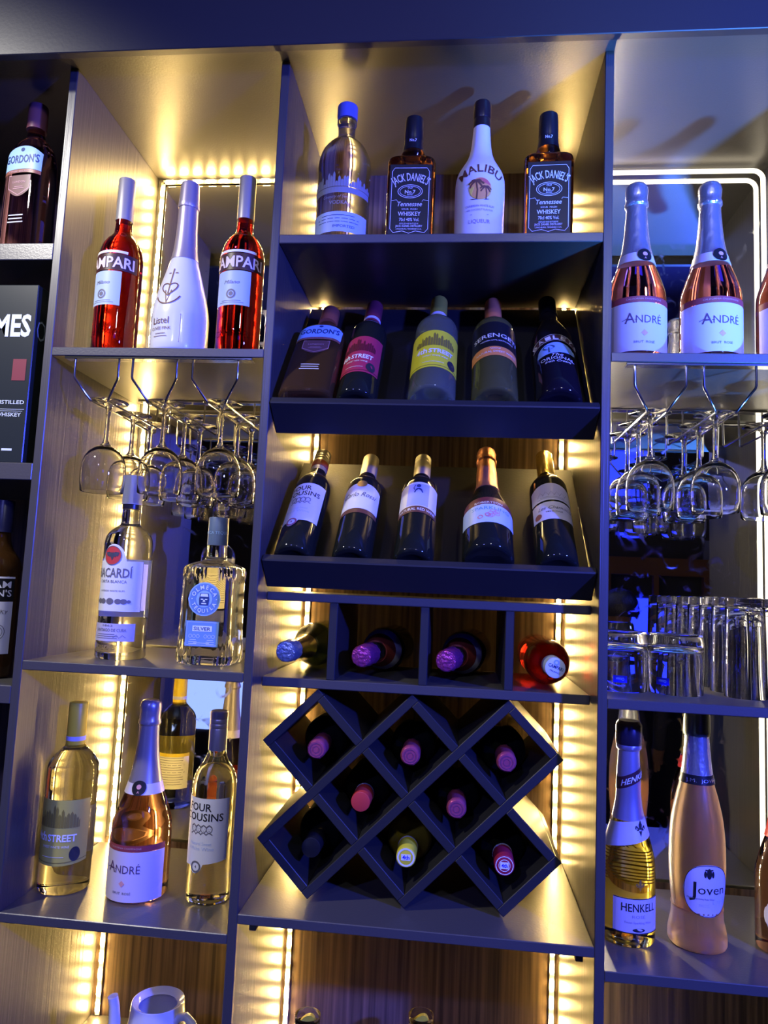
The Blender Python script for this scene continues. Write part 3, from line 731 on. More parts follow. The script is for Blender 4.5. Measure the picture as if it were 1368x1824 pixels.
def henkell(loc, label, spin):
    H, R = .357, .0445
    b = Bot('sparkling_wine_bottle', label, place(loc, spin=spin), spark_prof(H, R), G_gold)
    spark_foil(b, H, P('lilac_foil', (.50, .46, .66), .3, .7), .0195, .178)
    b.lathe('hood_cover', [(.318, .0212), (.325, .0222), (.352, .0218), (.358, .017)], P('dark_hood_foil', (.07, .05, .08), .25, .6), 32, mod=crinkle(.02, 8))
    f = lambda x, z, e: ((b.r(z) + e + .001) * math.sin(x / b.r(z)), -(b.r(z) + e + .001) * math.cos(x / b.r(z)), z)
    V = []; F = []
    for i in range(41):
        t = -PI + 2 * PI * i / 40
        for dz in (-.010, .010):
            z = .263 + dz + .010 * math.sin(t); q = b.r(z) + .0016; V.append((q * math.sin(t), -q * math.cos(t), z))
    for i in range(40): F.append((2 * i, 2 * i + 2, 2 * i + 3, 2 * i + 1))
    bd = mesh_obj('neck_band', V, F, P('burgundy_band', (.06, .02, .03), .35), b.e)
    Ink(lambda x, z, e: f(x, z + .010 * math.sin(x / .021), e), .0013).text('HENKELL', .008, .2575, .0095, .050, .012, .25).done('band_lettering', P('silver_white_ink', (.80, .80, .84), .5), bd)
    cl = b.patch('collar_label', -.075, .075, lambda u: .163 + .018 * u, lambda u: .196 + .012 * u, P('lilac_paper', (.62, .58, .76), .4), .0016, 30)
    def fleur(i, x, z, k):
        i.poly([(0, .012), (.003, .005), (.0022, -.002), (-.0022, -.002), (-.003, .005)], x, z, k)
        for s_ in (1, -1): i.poly([(s_ * .002, -.001), (s_ * .006, .004), (s_ * .0085, .003), (s_ * .0088, -.001), (s_ * .007, -.002), (s_ * .0065, .001), (s_ * .004, -.002)][::s_], x, z, k)
        i.poly([(-.006, -.0035), (.006, -.0035), (.006, -.0015), (-.006, -.0015)], x, z, k); i.poly([(0, -.012), (.0028, -.004), (-.0028, -.004)], x, z, k)
    i = b.ink(.0022); fleur(i, .012, .186, 1.05); i.done('fleur_emblem', I_black, cl)
    i = b.ink(.0010); fleur(i, .008, .100, .85); i.done('gold_fleur', P('dark_gold_ink', (.20, .13, .03), .4), b.body)
    l = b.patch('label', -.036, .048, .024, .079, P('pink_lilac_paper', (.70, .60, .72), .4), .0007, 22)
    i = b.ink(.0011); i.text('HENKELL', .008, .0585, .0125, .060, .008); i.done('lettering', I_black, l)
    i = b.ink(.0011); i.text('ROSÉ', .006, .0485, .0045, .022, 0).text('Finest Sparkling Wine', .006, .040, .0035, .045, 0); i.done('small_lettering', P('mauve_ink', (.35, .28, .38), .5), l)
    i = b.ink(.0011); i.disc(.006, .0300, .0105, 20, .0030); i.rect(-.036, .048, .024, .0256, 12); i.rect(-.036, .048, .0777, .079, 12); i.done('dark_oval', I_black, l)
    i = b.ink(.0008)
    for q in range(10): i.rect(.112, .168, .082 + q * .0048, .0838 + q * .0048, 10)
    i.text('HENKELL', .140, .132, .007, .045, .01); i.done('back_label_print', P('dark_gold_ink', (.20, .13, .03), .4), b.body)

def joven(loc, label):
    prof = [(0, .0470), (.014, .0470), (.030, .0445), (.045, .0415), (.062, .0408), (.085, .0425), (.125, .0450), (.165, .0445), (.2, .0415), (.235, .0345), (.262, .0275), (.285, .0235), (.315, .0205), (.345, .0185), (.372, .0175)]
    b = Bot('sparkling_wine_bottle', label, place(loc, spin=.12), prof, G_frost)
    b.lathe('neck_foil', [(z, b.r(z) + .0009) for z in np.linspace(.276, .348, 7)], C_silver, 32, mod=crinkle(.006))
    b.lathe('foil_hood', [(.340, .0212), (.344, .0222), (.350, .0215), (.374, .0210), (.382, .0190), (.385, .0130)], P('grey_green_foil', (.20, .22, .20), .3, .7), 32, mod=crinkle(.03, 9))
    bd = b.wrap('neck_band', .262, .277, .0014, C_black)
    b.ink(.0024).text('J.M.  JOVEN', 0, .2665, .0055, .055, .0).done('band_lettering', C_silver, bd)
    b.wrap('base_groove_ring', .0600, .0622, .0009, G_frost)
    h = lambda u: math.sqrt(max(0, 1 - abs(u) ** 2.4))
    l = b.patch('label', -.040, .040, lambda u: .100 - .043 * h(u), lambda u: .100 + .040 * h(u), P('lilac_paper', (.62, .58, .76), .4), .0007, 28)
    i = b.ink(.0011); i.line([(.0385 * math.copysign(abs(math.cos(t)) ** .83, math.cos(t)), .0985 + .0405 * math.copysign(abs(math.sin(t)) ** .83, math.sin(t))) for t in np.linspace(0, 2 * PI, 44, endpoint=False)], .0010, True)
    i.text('J', -.0245, .089, .0235, .010, .006).text('oven', .006, .0935, .0150, .046, .000)
    i.disc(0, .1265, .0042, 14, .0085).rect(-.0065, .0065, .1310, .1335, 2).disc(-.0062, .1255, .0022, 10, .0055).disc(.0062, .1255, .0022, 10, .0055)
    i.done('lettering', I_black, l)
    i = b.ink(.0012); i.text('capa', .020, .0775, .0120, .026, .0, .15).text('ROSÉ', -.006, .0735, .0045, .016, 0); i.done('pale_lettering', W_frosted, l)
    i = b.ink(.0012); i.text('Medium Sparkling Rosé Wine', -.012, .0845, .0028, .042, 0); i.done('small_lettering', I_grey, l)

def gordons(loc, label, spin, glass, axis='up', flavour='MEDITERRANEAN ORANGE', capm=None, H=.30, R=.049, yaw=0):
    k = H / .30
    b = Bot('gin_bottle', label, place(loc, axis, spin, yaw), [(0, R, 3.6), (.02, R, 3.6), (.12 * k, R * .97, 3.6), (.185 * k, R * .93, 3.4), (.205 * k, R * .86, 3), (.222 * k, R * .66, 2.5), (.235 * k, R * .42, 2), (.25 * k, .0170, 2), (.29 * k, .0160, 2)], glass, n=True, dy=.72)
    b.lathe('cap', capprof(.250 * k, H, .0190, .0182, .003), capm or P('copper_cap', (.45, .13, .07), .35, .3))
    def sf(x, z, e):
        r = b.r(z); a = max(-1, min(1, x / r)); q = (1 - abs(a) ** 3.6) ** (1 / 3.6) if abs(a) < 1 else 0
        return (x, -(r * .72 * q + e), z)
    b.surf = sf
    zt = lambda u: (.205 + .016 * math.sqrt(max(0, 1 - u * u)) - .012 * u * u) * k
    l = b.patch('label', -R * .86, R * .86, lambda u: (.160 - .004 * u * u) * k, lambda u: (.190 + .016 * (1 - u * u)) * k, W_sky, .0008, 24)
    b.ink(.0013).text("GORDON'S", 0, .172 * k, .0150 * k, R * 1.55, .02).disc(0, .198 * k, .0042, 14).done('lettering', I_navy, l)
    l2 = b.patch('flavour_band', -R * .86, R * .86, lambda u: (.153 - .004 * u * u) * k, lambda u: (.1595 - .004 * u * u) * k, P('dark_copper_band', (.25, .09, .06), .4), .0008, 16)
    b.ink(.0012).text(flavour, 0, .1540 * k, .0032, R * 1.1, 0).done('lettering', P('dusty_pink_ink', (.6, .32, .32), .5), l2)
    sh = b.patch('shield_label', -R * .52, R * .52, lambda u: (.108 + .014 * abs(u) ** 2) * k, .148 * k, P('maroon_shield', (.16, .07, .06), .45), .0007, 16)
    i = b.ink(.0012); i.line([(-R * .50, .147 * k), (R * .50, .147 * k), (R * .50, .123 * k), (0, .110 * k), (-R * .50, .123 * k)], .0012, True); i.text('LONDON', 0, .133 * k, .0045, R * .6, 0); small_lines(i, 0, .126 * k, R * .55, 2); i.done('lettering', P('dusty_pink_ink', (.6, .32, .32), .5), sh)
    i = b.ink(.0008); small_lines(i, 0, .072 * k, R * .9, 3, .007, .0022, 4); i.done('fine_print', W_frosted, b.body)
    return b
# ------------------------------------------------------------------ left bay
campari((-.324, .060, .4051), 'red aperitif bottle with grey cap, left of the white sparkling bottle', -.22)
listel((-.197, .060, .4051), 'white lacquered sparkling wine bottle with mauve foil and brown anchor emblem')
campari((-.084, .060, .4051), 'red aperitif bottle with grey cap, right of the white sparkling bottle', -.05)
bacardi((-.287, .112, -.1565), 'clear white rum bottle with pale cap and red bat roundel', -.16)
tequila((-.114, .113, -.1565), 'clear square silver tequila bottle with slate blue cap and round blue label', .0)
street((-.362, .117, -.5732), 'white wine bottle with yellow cap and olive yellow skyline label, left bay', G_straw, W_olive, C_yellow, P('dark_olive_ink', (.22, .18, .03), .5), .331, .0452, spin=-.06)
andre((-.223, .121, -.5732), 'blush sparkling wine bottle with grey foil and mauve label, left bay', G_blush, P('grey_mauve_foil', (.36, .32, .34), .32, .5), -.12, .344, .0535)
cousins((-.093, .127, -.5732), 'slim white wine bottle with silver screw cap and long white label, left bay', G_straw, P('lilac_screw_cap', (.42, .40, .55), .35, .5), .330, .0400, spin=-.18)

# ------------------------------------------------------------------ centre bay, top shelf
vodka((.100, .066, .6159), 'clear dome-shouldered vodka bottle with blue cap on the top shelf')
whiskey((.2285, .066, .6159), 'square black label whiskey bottle left of the white coconut liqueur', .02)
malibu((.3545, .066, .6159), 'white coconut liqueur bottle with sunset and palm trees')
whiskey((.4765, .064, .6159), 'square black label whiskey bottle right of the white coconut liqueur', -.04)

# ------------------------------------------------------------------ right bay, upper and lower shelf
for x, nm, sp in ((.6322, 'rose sparkling wine bottle nearest the upright, top of the right bay', .05), (.7575, 'middle rose sparkling wine bottle at the top of the right bay', .05), (.886, 'rose sparkling wine bottle cut off by the right edge of the photo', .05)):
    andre((x, .052, .4047), nm, G_pink, C_silver, sp, R=.0505)
henkell((.6425, .123, -.5731), 'golden sparkling wine bottle with lilac foil and pink label', .05)
joven((.757, .126, -.5731), 'frosted orange sparkling wine bottle with flared foot and oval lilac label')
b = Bot('sparkling_wine_bottle', 'blush wine bottle with white scalloped label at the lower right edge', place((.900, .128, -.5731), spin=-.3), spark_prof(.34, .046), G_blush)
spark_foil(b, .34, C_gold, .0190, .20); b.wrap('red_collar', .180, .207, .0016, P('red_collar', (.55, .04, .04), .4))
_l = b.patch('label', -.038, .038, lambda u: .060 - .03 * math.sqrt(max(0, 1 - u * u)) - .003 * math.cos(18 * u), lambda u: .064 + .03 * math.sqrt(max(0, 1 - u * u)) + .003 * math.cos(18 * u), W_paper, .0008, 40)
b.ink(.0012).ring(0, .062, .024, .001).ring(0, .068, .007, .0015).text('ROSÉ', 0, .048, .006, .026, .0).done('lettering', I_grey, _l)

# ------------------------------------------------------------------ upper tilted tray
R_ = .049 * .72
gordons(tray_loc(T2, .0600, R_), 'copper capped amber gin bottle with blue label, left end of upper tilted tray', 0, P('orange_gin_glass', (.42, .22, .08), .02, trans=.9, ior=1.4), 52, H=.312)
street(tray_loc(T2, .1490, .0360), 'red wine bottle with crimson skyline label in upper tilted tray', G_dark, W_crimson, P('dark_crimson_cap', (.20, .03, .05), .4), P('dark_crimson_ink', (.12, .01, .02), .5), .333, .0360, 52, -.25)
street(tray_loc(T2, .2815, .0415), 'white wine bottle with bright yellow skyline label in upper tilted tray', G_palegr, W_yellow, P('olive_cap', (.42, .38, .04), .4), P('dark_olive_ink', (.22, .18, .03), .5), .343, .0415, 52, .0)
b = Bot('wine_bottle', 'olive wine bottle with black and orange label in upper tilted tray', place(tray_loc(T2, .3905, .0405), 52, .0), bord_prof(.337, .0405), G_olive)
b.lathe('screw_cap', capprof(.266, .337, .0170, .0166), C_orange); b.lathe('cap_ring', [(.257, .0170), (.2645, .0171)], P('dark_orange_ring', (.25, .07, .03), .4))
_l = b.patch('label', -.054, .054, .110, .205, W_black, .0006, 24)
b.ink(.0012).text('SERENGETI', .002, .152, .0125, .088, .004, arch=.30).text('WESTERN CAPE, SOUTH AFRICA', .004, .1395, .0036, .064, .0).done('lettering', I_white, _l)
_l2 = b.patch('variety_label', -.054, .050, .094, .122, W_orange, .0008, 24)
b.ink(.0013).text('Natural', 0, .1135, .0050, .02, .0, .35).text('NATURAL SWEET WHITE', .002, .1025, .0060, .076, .004).done('lettering', P('cream_ink', (.85, .80, .66), .5), _l2)
b = Bot('cream_liqueur_bottle', 'black cream liqueur bottle with arched name band in upper tilted tray', place(tray_loc(T2, .4985, .0400), 52, .0), [(0, .040), (.15, .040), (.19, .0385), (.215, .033), (.24, .025), (.262, .0185), (.28, .0165), (.335, .0160)], G_brown)
b.lathe('cap', capprof(.285, .345, .0178, .0172, .003), C_black)
h_ = lambda u: .030 * math.cos(u * 1.02)
_l = b.patch('name_band', -.046, .046, lambda u: .142 + h_(u) - .028, lambda u: .160 + h_(u) - .028, P('brown_name_band', (.10, .045, .045), .45), .0007, 28)
i = b.ink(.0018)
for k_, ch in enumerate('BAILEYS'):
    u = -.82 + k_ * 1.64 / 6; i.text(ch, u * .046, .1450 + h_(u) - .028, .0110, .0098, .022, rot=-u * .62)
for dz_ in (.142, .160): i.line([(.046 * u, dz_ + h_(u) - .028) for u in np.linspace(-1, 1, 20)], .0010)
i.done('lettering', P('cream_ink', (.85, .80, .66), .5), _l)
_p = b.patch('landscape_print', -.037, .037, lambda u: .106 + .004 * u, lambda u: .107 + .031 * math.sqrt(max(0, 1 - u * u)), W_sky, .0007, 24)
i = b.ink(.0011); i.disc(-.014, .124, .011, 16, .007).poly([(-.015, .108), (-.012, .108), (-.0125, .124), (-.0145, .124)]).poly([(-.034, .111), (.034, .115), (.020, .109), (-.028, .107)]); i.done('tree_print', P('dark_blue_green_ink', (.05, .11, .16), .5), _p)
i = b.ink(.0011); i.poly([(0, .118), (.034, .123), (.036, .115), (.005, .114)]).poly([(-.033, .115), (-.005, .117), (-.010, .112)]); i.done('hill_print', W_frosted, _p)
b.ink(.0010).text('The', 0, .0955, .0080, .020, .0, .4).text('ORIGINAL', 0, .0855, .0085, .062, .0).text('Irish Cream', 0, .0775, .0060, .046, .004, .4).done('lettering', I_white, b.body)

# ------------------------------------------------------------------ lower tilted tray
cousins(tray_loc(T3, .0510, .0345), 'dark red wine bottle with long white label, left end of lower tilted tray', G_dark, C_steel, .324, .0345, 45, -.18, ringm=P('red_cap_ring', (.55, .08, .06), .4), drop='Natural Sweet Red')
b = Bot('wine_bottle', 'dark wine bottle with white label in handwriting script in lower tilted tray', place(tray_loc(T3, .1530, .0345), 45, .0), bord_prof(.310, .0345), G_dark)
b.lathe('cap', capprof(.245, .310, .0168, .0164), C_steel)
_l = b.patch('label', -.042, .042, .108, lambda u: .172 + .012 * (1 - u * u), W_paper, .0006, 24)
b.patch('lower_band', -.042, .042, .096, .1075, W_brown, .0006, 24)
b.disc('gold_seal', .0, .181, .0095, I_gold, .0014, _l)
i = b.ink(.0011); i.text('Carlo Rossi', .0, .143, .0135, .064, -.004, .45); i.line([(-.034, .148), (-.030, .158), (-.026, .145), (-.034, .143)], .0009); i.done('lettering', I_black, _l)
b = Bot('wine_bottle', 'dark wine bottle with white portrait label in lower tilted tray', place(tray_loc(T3, .2600, .0350), 45, .0), bord_prof(.314, .0350), G_dark)
b.lathe('screw_cap', [(.246, .0166), (.290, .0166), (.2915, .0158), (.293, .0166), (.2985, .0166), (.30, .0158), (.3015, .0166), (.312, .0164), (.314, .0145)], C_steel)
_l = b.patch('label', -.043, .043, .119, lambda u: .184 + .007 * (1 - u * u), W_paper, .0006, 24)
b.patch('blue_panel', -.020, .020, .121, .185, P('soft_blue_print', (.42, .48, .85), .5), .0009, 10, parent=_l)
i = b.ink(.0013); i.disc(.0, .178, .0042, 14, .0050).poly([(-.008, .158), (.009, .158), (.006, .168), (.002, .172), (-.003, .171), (-.006, .166)]).line([(-.006, .181), (-.009, .172), (-.007, .166)], .0016); i.done('figure_print', I_navy, _l)
_l2 = b.patch('lower_band', -.043, .043, .101, .1185, W_brown, .0006, 24)
b.ink(.0011).text('NATURAL RED WINE', 0, .1065, .0070, .074, .008).done('lettering', I_white, _l2)
b = Bot('sparkling_wine_bottle', 'dark sparkling wine bottle with copper foil and pale blue label in lower tilted tray', place(tray_loc(T3, .3870, .0440), 45, .0), spark_prof(.334, .0440), G_dark)
spark_foil(b, .334, C_copper, .0188, .185)
_w = b.patch('red_label', -.055, .055, .105, .132, P('dark_red_label', (.16, .03, .035), .45), .0006, 24)
_l = b.patch('label', -.058, .058, lambda u: .058 + .006 * u * u, .108, P('ice_blue_label', (.55, .70, .88), .4), .0008, 26)
b.ink(.0013).text('ROBERTSON', .0, .110, .0055, .05, .006).done('lettering', P('cream_ink', (.85, .80, .66), .5), _w)
b.ink(.0013).text('SPARKLING', .004, .0925, .0085, .070, -.002).done('lettering', P('teal_ink', (.12, .38, .50), .5), _l)
i = b.ink(.0013); rr = random.Random(2)
for q in range(12): i.ring(rr.uniform(-.016, .016), rr.uniform(.072, .089), .0042, .0010, 10)
i.done('flower_print', P('coral_ink', (.72, .26, .26), .5), _l)
b = Bot('wine_bottle', 'dark wine bottle with gold cap and two-piece grey label, right end of lower tilted tray', place(tray_loc(T3, .5030, .0355), 45, .0), bord_prof(.336, .0355), G_dark)
b.lathe('cap', capprof(.258, .336, .0172, .0168), C_gold)
_u = b.patch('upper_label', -.044, .044, .148, lambda u: .186 + .012 * (1 - u * u), P('grey_lilac_paper', (.62, .60, .66), .45), .0006, 24)
i = b.ink(.0011)
for q in range(6): i.line([(-.028 + q * .010, .160), (-.022 + q * .010, .172), (-.016 + q * .010, .162)], .0006)
small_lines(i, 0, .157, .06, 2); i.done('engraving_print', I_grey, _u)
_l = b.patch('label', -.044, .044, lambda u: .094 + .004 * u * u, .143, P('grey_lilac_paper', (.62, .60, .66), .45), .0006, 24)
b.ink(.0011).text('Les Chamonix', .004, .122, .0085, .066, -.004, .4).text('VIN ROUGE', .0, .1125, .0042, .030, .006).done('lettering', I_black, _l)
b.disc('dark_red_seal', -.030, .108, .0075, P('seal_dark_red', (.20, .04, .05), .45), .0012, _l)

# ------------------------------------------------------------------ cubby bottles, necks to the room
ZB = -.1684
def lying(nm, label, x, y_neck, z, prof, mat, yaw, H):
    d = Vector((math.sin(yaw), -math.cos(yaw), 0)); base = Vector((x, y_neck, z)) - d * H
    return Bot(nm, label, place(base, 'front', 0.0, yaw), prof, mat)
def end_print(b, H, r, mat, fn):
    """print on the flat end of a cap, facing the room"""
    i = Ink(lambda x, z, e: (x, z, H + e), .0006); fn(i); return i.done('cap_print', mat, b.e)
b = lying('sparkling_wine_bottle', 'dark green sparkling bottle with silver capped gold neck in the first cubby', .0385, .066, ZB + .0445, spark_prof(.300, .044), G_green, -.075, .300)
b.lathe('neck_foil', [(z, b.r(z) + .0009) for z in np.linspace(.175, .268, 6)], C_gold, 28, mod=crinkle(.006))
b.lathe('foil_hood', [(.258, .0195), (.265, .0200), (.293, .0192), (.2985, .017), (.300, .010)], P('ice_silver_foil', (.55, .66, .74), .3, .8), 28, mod=crinkle(.03, 8))
for x, yw, nm in ((.1745, -.11, 'second'), (.3215, -.165, 'third')):
    b = lying('sparkling_wine_bottle', 'dark bottle with purple foil neck and white collar in the %s cubby' % nm, x, .062, ZB + .0435, spark_prof(.300, .043), G_dark, yw, .300)
    b.wrap('collar_label', .125, .148, .0012, P('grey_lilac_paper', (.62, .60, .66), .45)); b.wrap('red_collar', .148, .185, .0012, P('red_orange_foil', (.50, .08, .05), .35, .4))
    b.lathe('foil_hood', [(.235, .0200), (.265, .0200), (.293, .0192), (.2985, .017), (.300, .010)], P('magenta_foil', (.50, .07, .30), .28, .7), 28, mod=crinkle(.035, 8))
b = Bot('aperitif_bottle', 'red aperitif bottle lying in the fourth cubby with its white cap facing out', place((.507, .3655, ZB + .0415), 'front'), [(0, .0405), (.185, .041), (.197, .040), (.212, .0365), (.226, .0295), (.236, .0215), (.243, .0168), (.262, .0152), (.295, .0150)], G_red)
b.lathe('cap', capprof(.250, .300, .0178, .0172, .001), P('white_blue_cap', (.62, .72, .82), .4))
end_print(b, .300, .017, I_navy, lambda i: i.text('CAMPARI', 0, -.001, .0058, .026, .015, rot=-.35).text('MILANO', -.001, -.0075, .0028, .018, 0, rot=-.35))
end_print(b, .300, .017, W_sky, lambda i: i.ring(.002, .0095, .0035, .0022))

for _n in ('magenta_foil', 'ice_silver_foil'): grain(MATS[_n], (150, 150, 90), .9, .003, detail=2)
# ------------------------------------------------------------------ rack bottles
names = {(0, 0): 'top left', (1, 1): 'top middle', (2, 2): 'top right', (0, 1): 'middle left', (1, 2): 'middle right', (-1, 1): 'bottom left', (0, 2): 'bottom middle', (1, 3): 'bottom right'}
caps = {(0, 0): ('purple', C_purple), (1, 1): ('purple', C_purple), (2, 2): ('purple', C_purple), (0, 1): ('bright red', C_red), (1, 2): ('purple', C_purple),
        (-1, 1): ('black', C_black), (0, 2): ('yellow', P('bright_yellow_cap', (.80, .70, .04), .4)), (1, 3): ('printed dark red', P('dark_red_cap', (.36, .02, .05), .35))}
for ab, nm in names.items():
    x, z = lat(*ab); RB = .0415; z = z - (RH - tk * .7071) + RB * 1.4142 + .0004
    cn, cm = caps[ab]; H = .288; yn = .070 if ab in ((0, 2), (1, 3)) else .078
    mat = P('yellow_bottle_glass', (.55, .42, .03), .04, trans=.5, ior=1.4) if ab == (0, 2) else G_dark
    b = Bot('wine_bottle', 'wine bottle with %s cap in the %s cell of the diamond rack' % (cn, nm), place((x, yn + H, z), 'front'), bord_prof(H, RB), mat, group='bottles in the diamond rack')
    k = 0.0155
    if cn == 'purple': b.lathe('foil_capsule', [(.215, .0168), (.280, .0172), (.2855, .0165), (.288, .0140)], cm, 28, mod=crinkle(.02, 7))
    else: b.lathe('cap', capprof(.238, H, .0172, .0168, .0015), cm)
    if cn == 'purple': end_print(b, H, .012, P('plum_foil_relief', (.50, .14, .30), .3, .7), lambda i: i.ring(0, 0, .0105, .0012).ring(0, 0, .0055, .0010))
    if ab == (0, 2):
        end_print(b, H, .012, I_white, lambda i: i.ring(0, 0, .0135, .0028).rect(-.008, .008, -.005, .005, 2)); end_print(b, H + .0003, .012, I_blue, lambda i: i.text('4th', 0, -.003, .0065, .012, .02))
    if ab == (1, 3):
        end_print(b, H, .012, I_white, lambda i: i.ring(0, 0, .0142, .0012).ring(0, 0, .0092, .0010).rect(-.007, .007, -.0055, .0055, 2)); end_print(b, H + .0003, .012, I_blue, lambda i: i.text('4th', 0, -.003, .0060, .010, .02))
    if cn in ('bright red', 'yellow', 'printed dark red'): b.lathe('cap_ring', [(.232, .0174), (.2375, .0174)], P('lavender_ring', (.55, .55, .78), .4))

# ------------------------------------------------------------------ far left bay
gordons((-.532, .075, .6030), 'pink gin bottle with blue label on the far left upper shelf', -.12, P('pink_gin_glass', (.75, .32, .33), .02, trans=1, ior=1.4), flavour='PINK BERRY', H=.325, R=.0465, capm=P('dark_rose_cap', (.18, .06, .07), .4))
bx0 = -.576; bxw = .127; bz = .334
e = tag(empty('whiskey_carton', (bx0 + bxw / 2, .068, .1903)), 'tall black whiskey carton with white lettering on the far left shelf', 'carton')
box('carton', (-bxw / 2, bxw / 2), (-.064, .060), (0, bz), P('black_carton', (.020, .026, .024), .32), e, .0015)
ff = lambda x, z, ep: (x, -.064 - ep, z)
Ink(ff, .0006).text('JAMES', -.003, .236, .040, .118, .03).done('lettering', P('pale_green_white_ink', (.70, .78, .74), .5), e)
Ink(ff, .0006).text('TRIPLE DISTILLED', .008, .108, .0070, .098, .010).text('IRISH WHISKEY', .014, .085, .0070, .078, .010).rect(-.045, .058, .098, .0988, 2).rect(-.045, .055, .0945, .0952, 2).rect(.022, .042, .022, .026, 1).done('small_lettering', P('pale_green_white_ink', (.70, .78, .74), .5), e)
Ink(ff, .0006).rect(.028, .054, .152, .192, 2).done('red_crest', P('dull_red_print', (.22, .03, .04), .45), e)
Ink(lambda x, z, ep: (bxw / 2 + ep, x, z), .0006).text('ON', -.030, .232, .040, .056, -.01).done('side_lettering', P('grey_green_ink', (.30, .36, .34), .5), e)
b = Bot('whisky_bottle', 'dark whisky bottle with black and white label on the far left lower shelf', place((-.527, .085, -.2009), 'up', -.02), bord_prof(.331, .041, .0155, .2, .25), P('dark_amber_glass', (.16, .07, .02), .03, trans=.8, ior=1.4))
b.lathe('cap', capprof(.27, .331, .0172), P('dark_blue_cap', (.03, .03, .09), .35))
_l = b.patch('name_label', -.056, .056, .142, .182, W_black, .0007, 24)
b.ink(.0012).text('WILLIAM', .004, .1660, .0120, .090, .014).text("LAWSON'S", .004, .1500, .0120, .094, .014).rect(-.056, .056, .1830, .1865, 20).done('lettering', I_white, _l)
_l = b.patch('label', -.056, .056, .045, .1405, W_paper, .0007, 24)
b.ink(.0012).text('SCOTCH WHISKY', .006, .122, .0065, .080, .006, arch=.16).ring(.030, .085, .014, .0012).ring(.030, .085, .010, .0010).done('lettering', I_grey, _l)

# ------------------------------------------------------------------ hanging glass racks and wine glasses
def lathe_mesh(name, prof, seg=36):
    V = []; F = []; n = len(prof)
    for (z, r) in prof:
        for k in range(seg):
            th = 2 * PI * k / seg; V.append((max(r, 1e-4) * math.cos(th), max(r, 1e-4) * math.sin(th), z))
    for i in range(n - 1):
        for k in range(seg): F.append((i * seg + k, i * seg + (k + 1) % seg, (i + 1) * seg + (k + 1) % seg, (i + 1) * seg + k))
    F.append(tuple(range(seg))[::-1]); F.append(tuple((n - 1) * seg + k for k in range(seg)))
    me = bpy.data.meshes.new(name); me.from_pydata(V, [], F); me.update()
    bm = bmesh.new(); bm.from_mesh(me); bmesh.ops.recalc_face_normals(bm, faces=bm.faces); bm.to_mesh(me); bm.free()
    me.polygons.foreach_set('use_smooth', [True] * len(me.polygons)); me.set_sharp_from_angle(angle=math.radians(45)); me.materials.append(M_clear)
    return me
def glass_rack(label, centres, plate, zt):
    e = tag(empty('glass_rack', (sum(centres) / len(centres), .05, zt - .085)), label, 'glass rack', 'hanging glass racks'); o = Vector(e.location)
    box('mounting_plate', (plate[0] - o.x, plate[1] - o.x), (.0015 - o.y, .0215 - o.y), (zt - .0042 - o.z, zt - .0005 - o.z), M_chrome, e, .0008)
    box('mounting_plate', (plate[0] - o.x, plate[1] - o.x), (.305 - o.y, .325 - o.y), (zt - .0042 - o.z, zt - .0005 - o.z), M_chrome, e, .0008)
    for c in centres:
        for s_ in (-1, 1):
            p = [(c + s_ * .0415, .008, zt - .003), (c + s_ * .0415, .008, zt - .036), (c + s_ * .0405, .0088, zt - .040), (c + s_ * .0180, .0245, zt - .0735), (c + s_ * .0162, .0275, zt - .0765), (c + s_ * .016, .30, zt - .0765), (c + s_ * .016, .308, zt - .073), (c + s_ * .016, .314, zt - .003)]
            tube('wire_rail', [Vector(q) - o for q in p], .0021, M_chrome, e, 10)
CL = (-.325, -.216, -.104); CR = (.6625, .7735, .8845)
glass_rack('chrome hanging glass rack under the upper shelf of the left bay', CL, (-.385, -.036), .389)
glass_rack('chrome hanging glass rack under the upper shelf of the right bay', CR, (.606, .955), .3886)
# wine glass, built upside down: foot at the top (z = 0), rim at z = -0.172
def wine_parts():
    foot = lathe_mesh('foot', [(0.0, .0), (.0, .030), (-.0006, .0352), (-.0018, .0358), (-.0028, .0350), (-.0042, .025), (-.0065, .013), (-.0100, .0065), (-.0101, .0)])
    stem = lathe_mesh('stem', [(-.0102, .0), (-.0102, .0064), (-.0160, .0046), (-.030, .0040), (-.060, .0040), (-.073, .0046), (-.080, .0066), (-.0845, .0105), (-.0846, .0)], 20)
    out = [(-.0847, .0105), (-.090, .0200), (-.097, .0285), (-.107, .0350), (-.120, .0390), (-.138, .0404), (-.155, .0398), (-.1715, .0385)]
    inn = [(-.1720, .0380), (-.1715, .0374), (-.155, .0386), (-.138, .0392), (-.120, .0378), (-.108, .0338), (-.099, .0270), (-.093, .0185), (-.0885, .0080), (-.0880, .0)]
    bowl = lathe_mesh('bowl', [(-.0847, .0)] + out + inn)
    return foot, stem, bowl
WP = wine_parts()
def wine_glass(loc, label, rot):
    e = tag(empty('wine_glass', loc), label, 'wine glass', 'wine glasses hanging upside down')
    e.rotation_euler = (0, 0, rot)
    for me in WP: link(bpy.data.objects.new(me.name.split('.')[0], me), e)
SL = ('left', 'middle', 'right'); DP = ('front', 'second', 'third', 'rear')
for bay, CC, zt in (('left', CL, .389), ('right', CR, .3886)):
    for si, c in enumerate(CC):
        for di, y in enumerate((.064, .166, .252) if bay == 'left' else (.072, .158, .244)):
            if bay == 'right' and si == 2 and di == 2: continue
            wine_glass((c + random.uniform(-.0015, .0015), y + (0, .004, -.003)[si], zt - .0765 + .0021 + .0068), '%s wine glass hanging in the %s slot of the %s bay rack' % (DP[di], SL[si], bay), random.random())

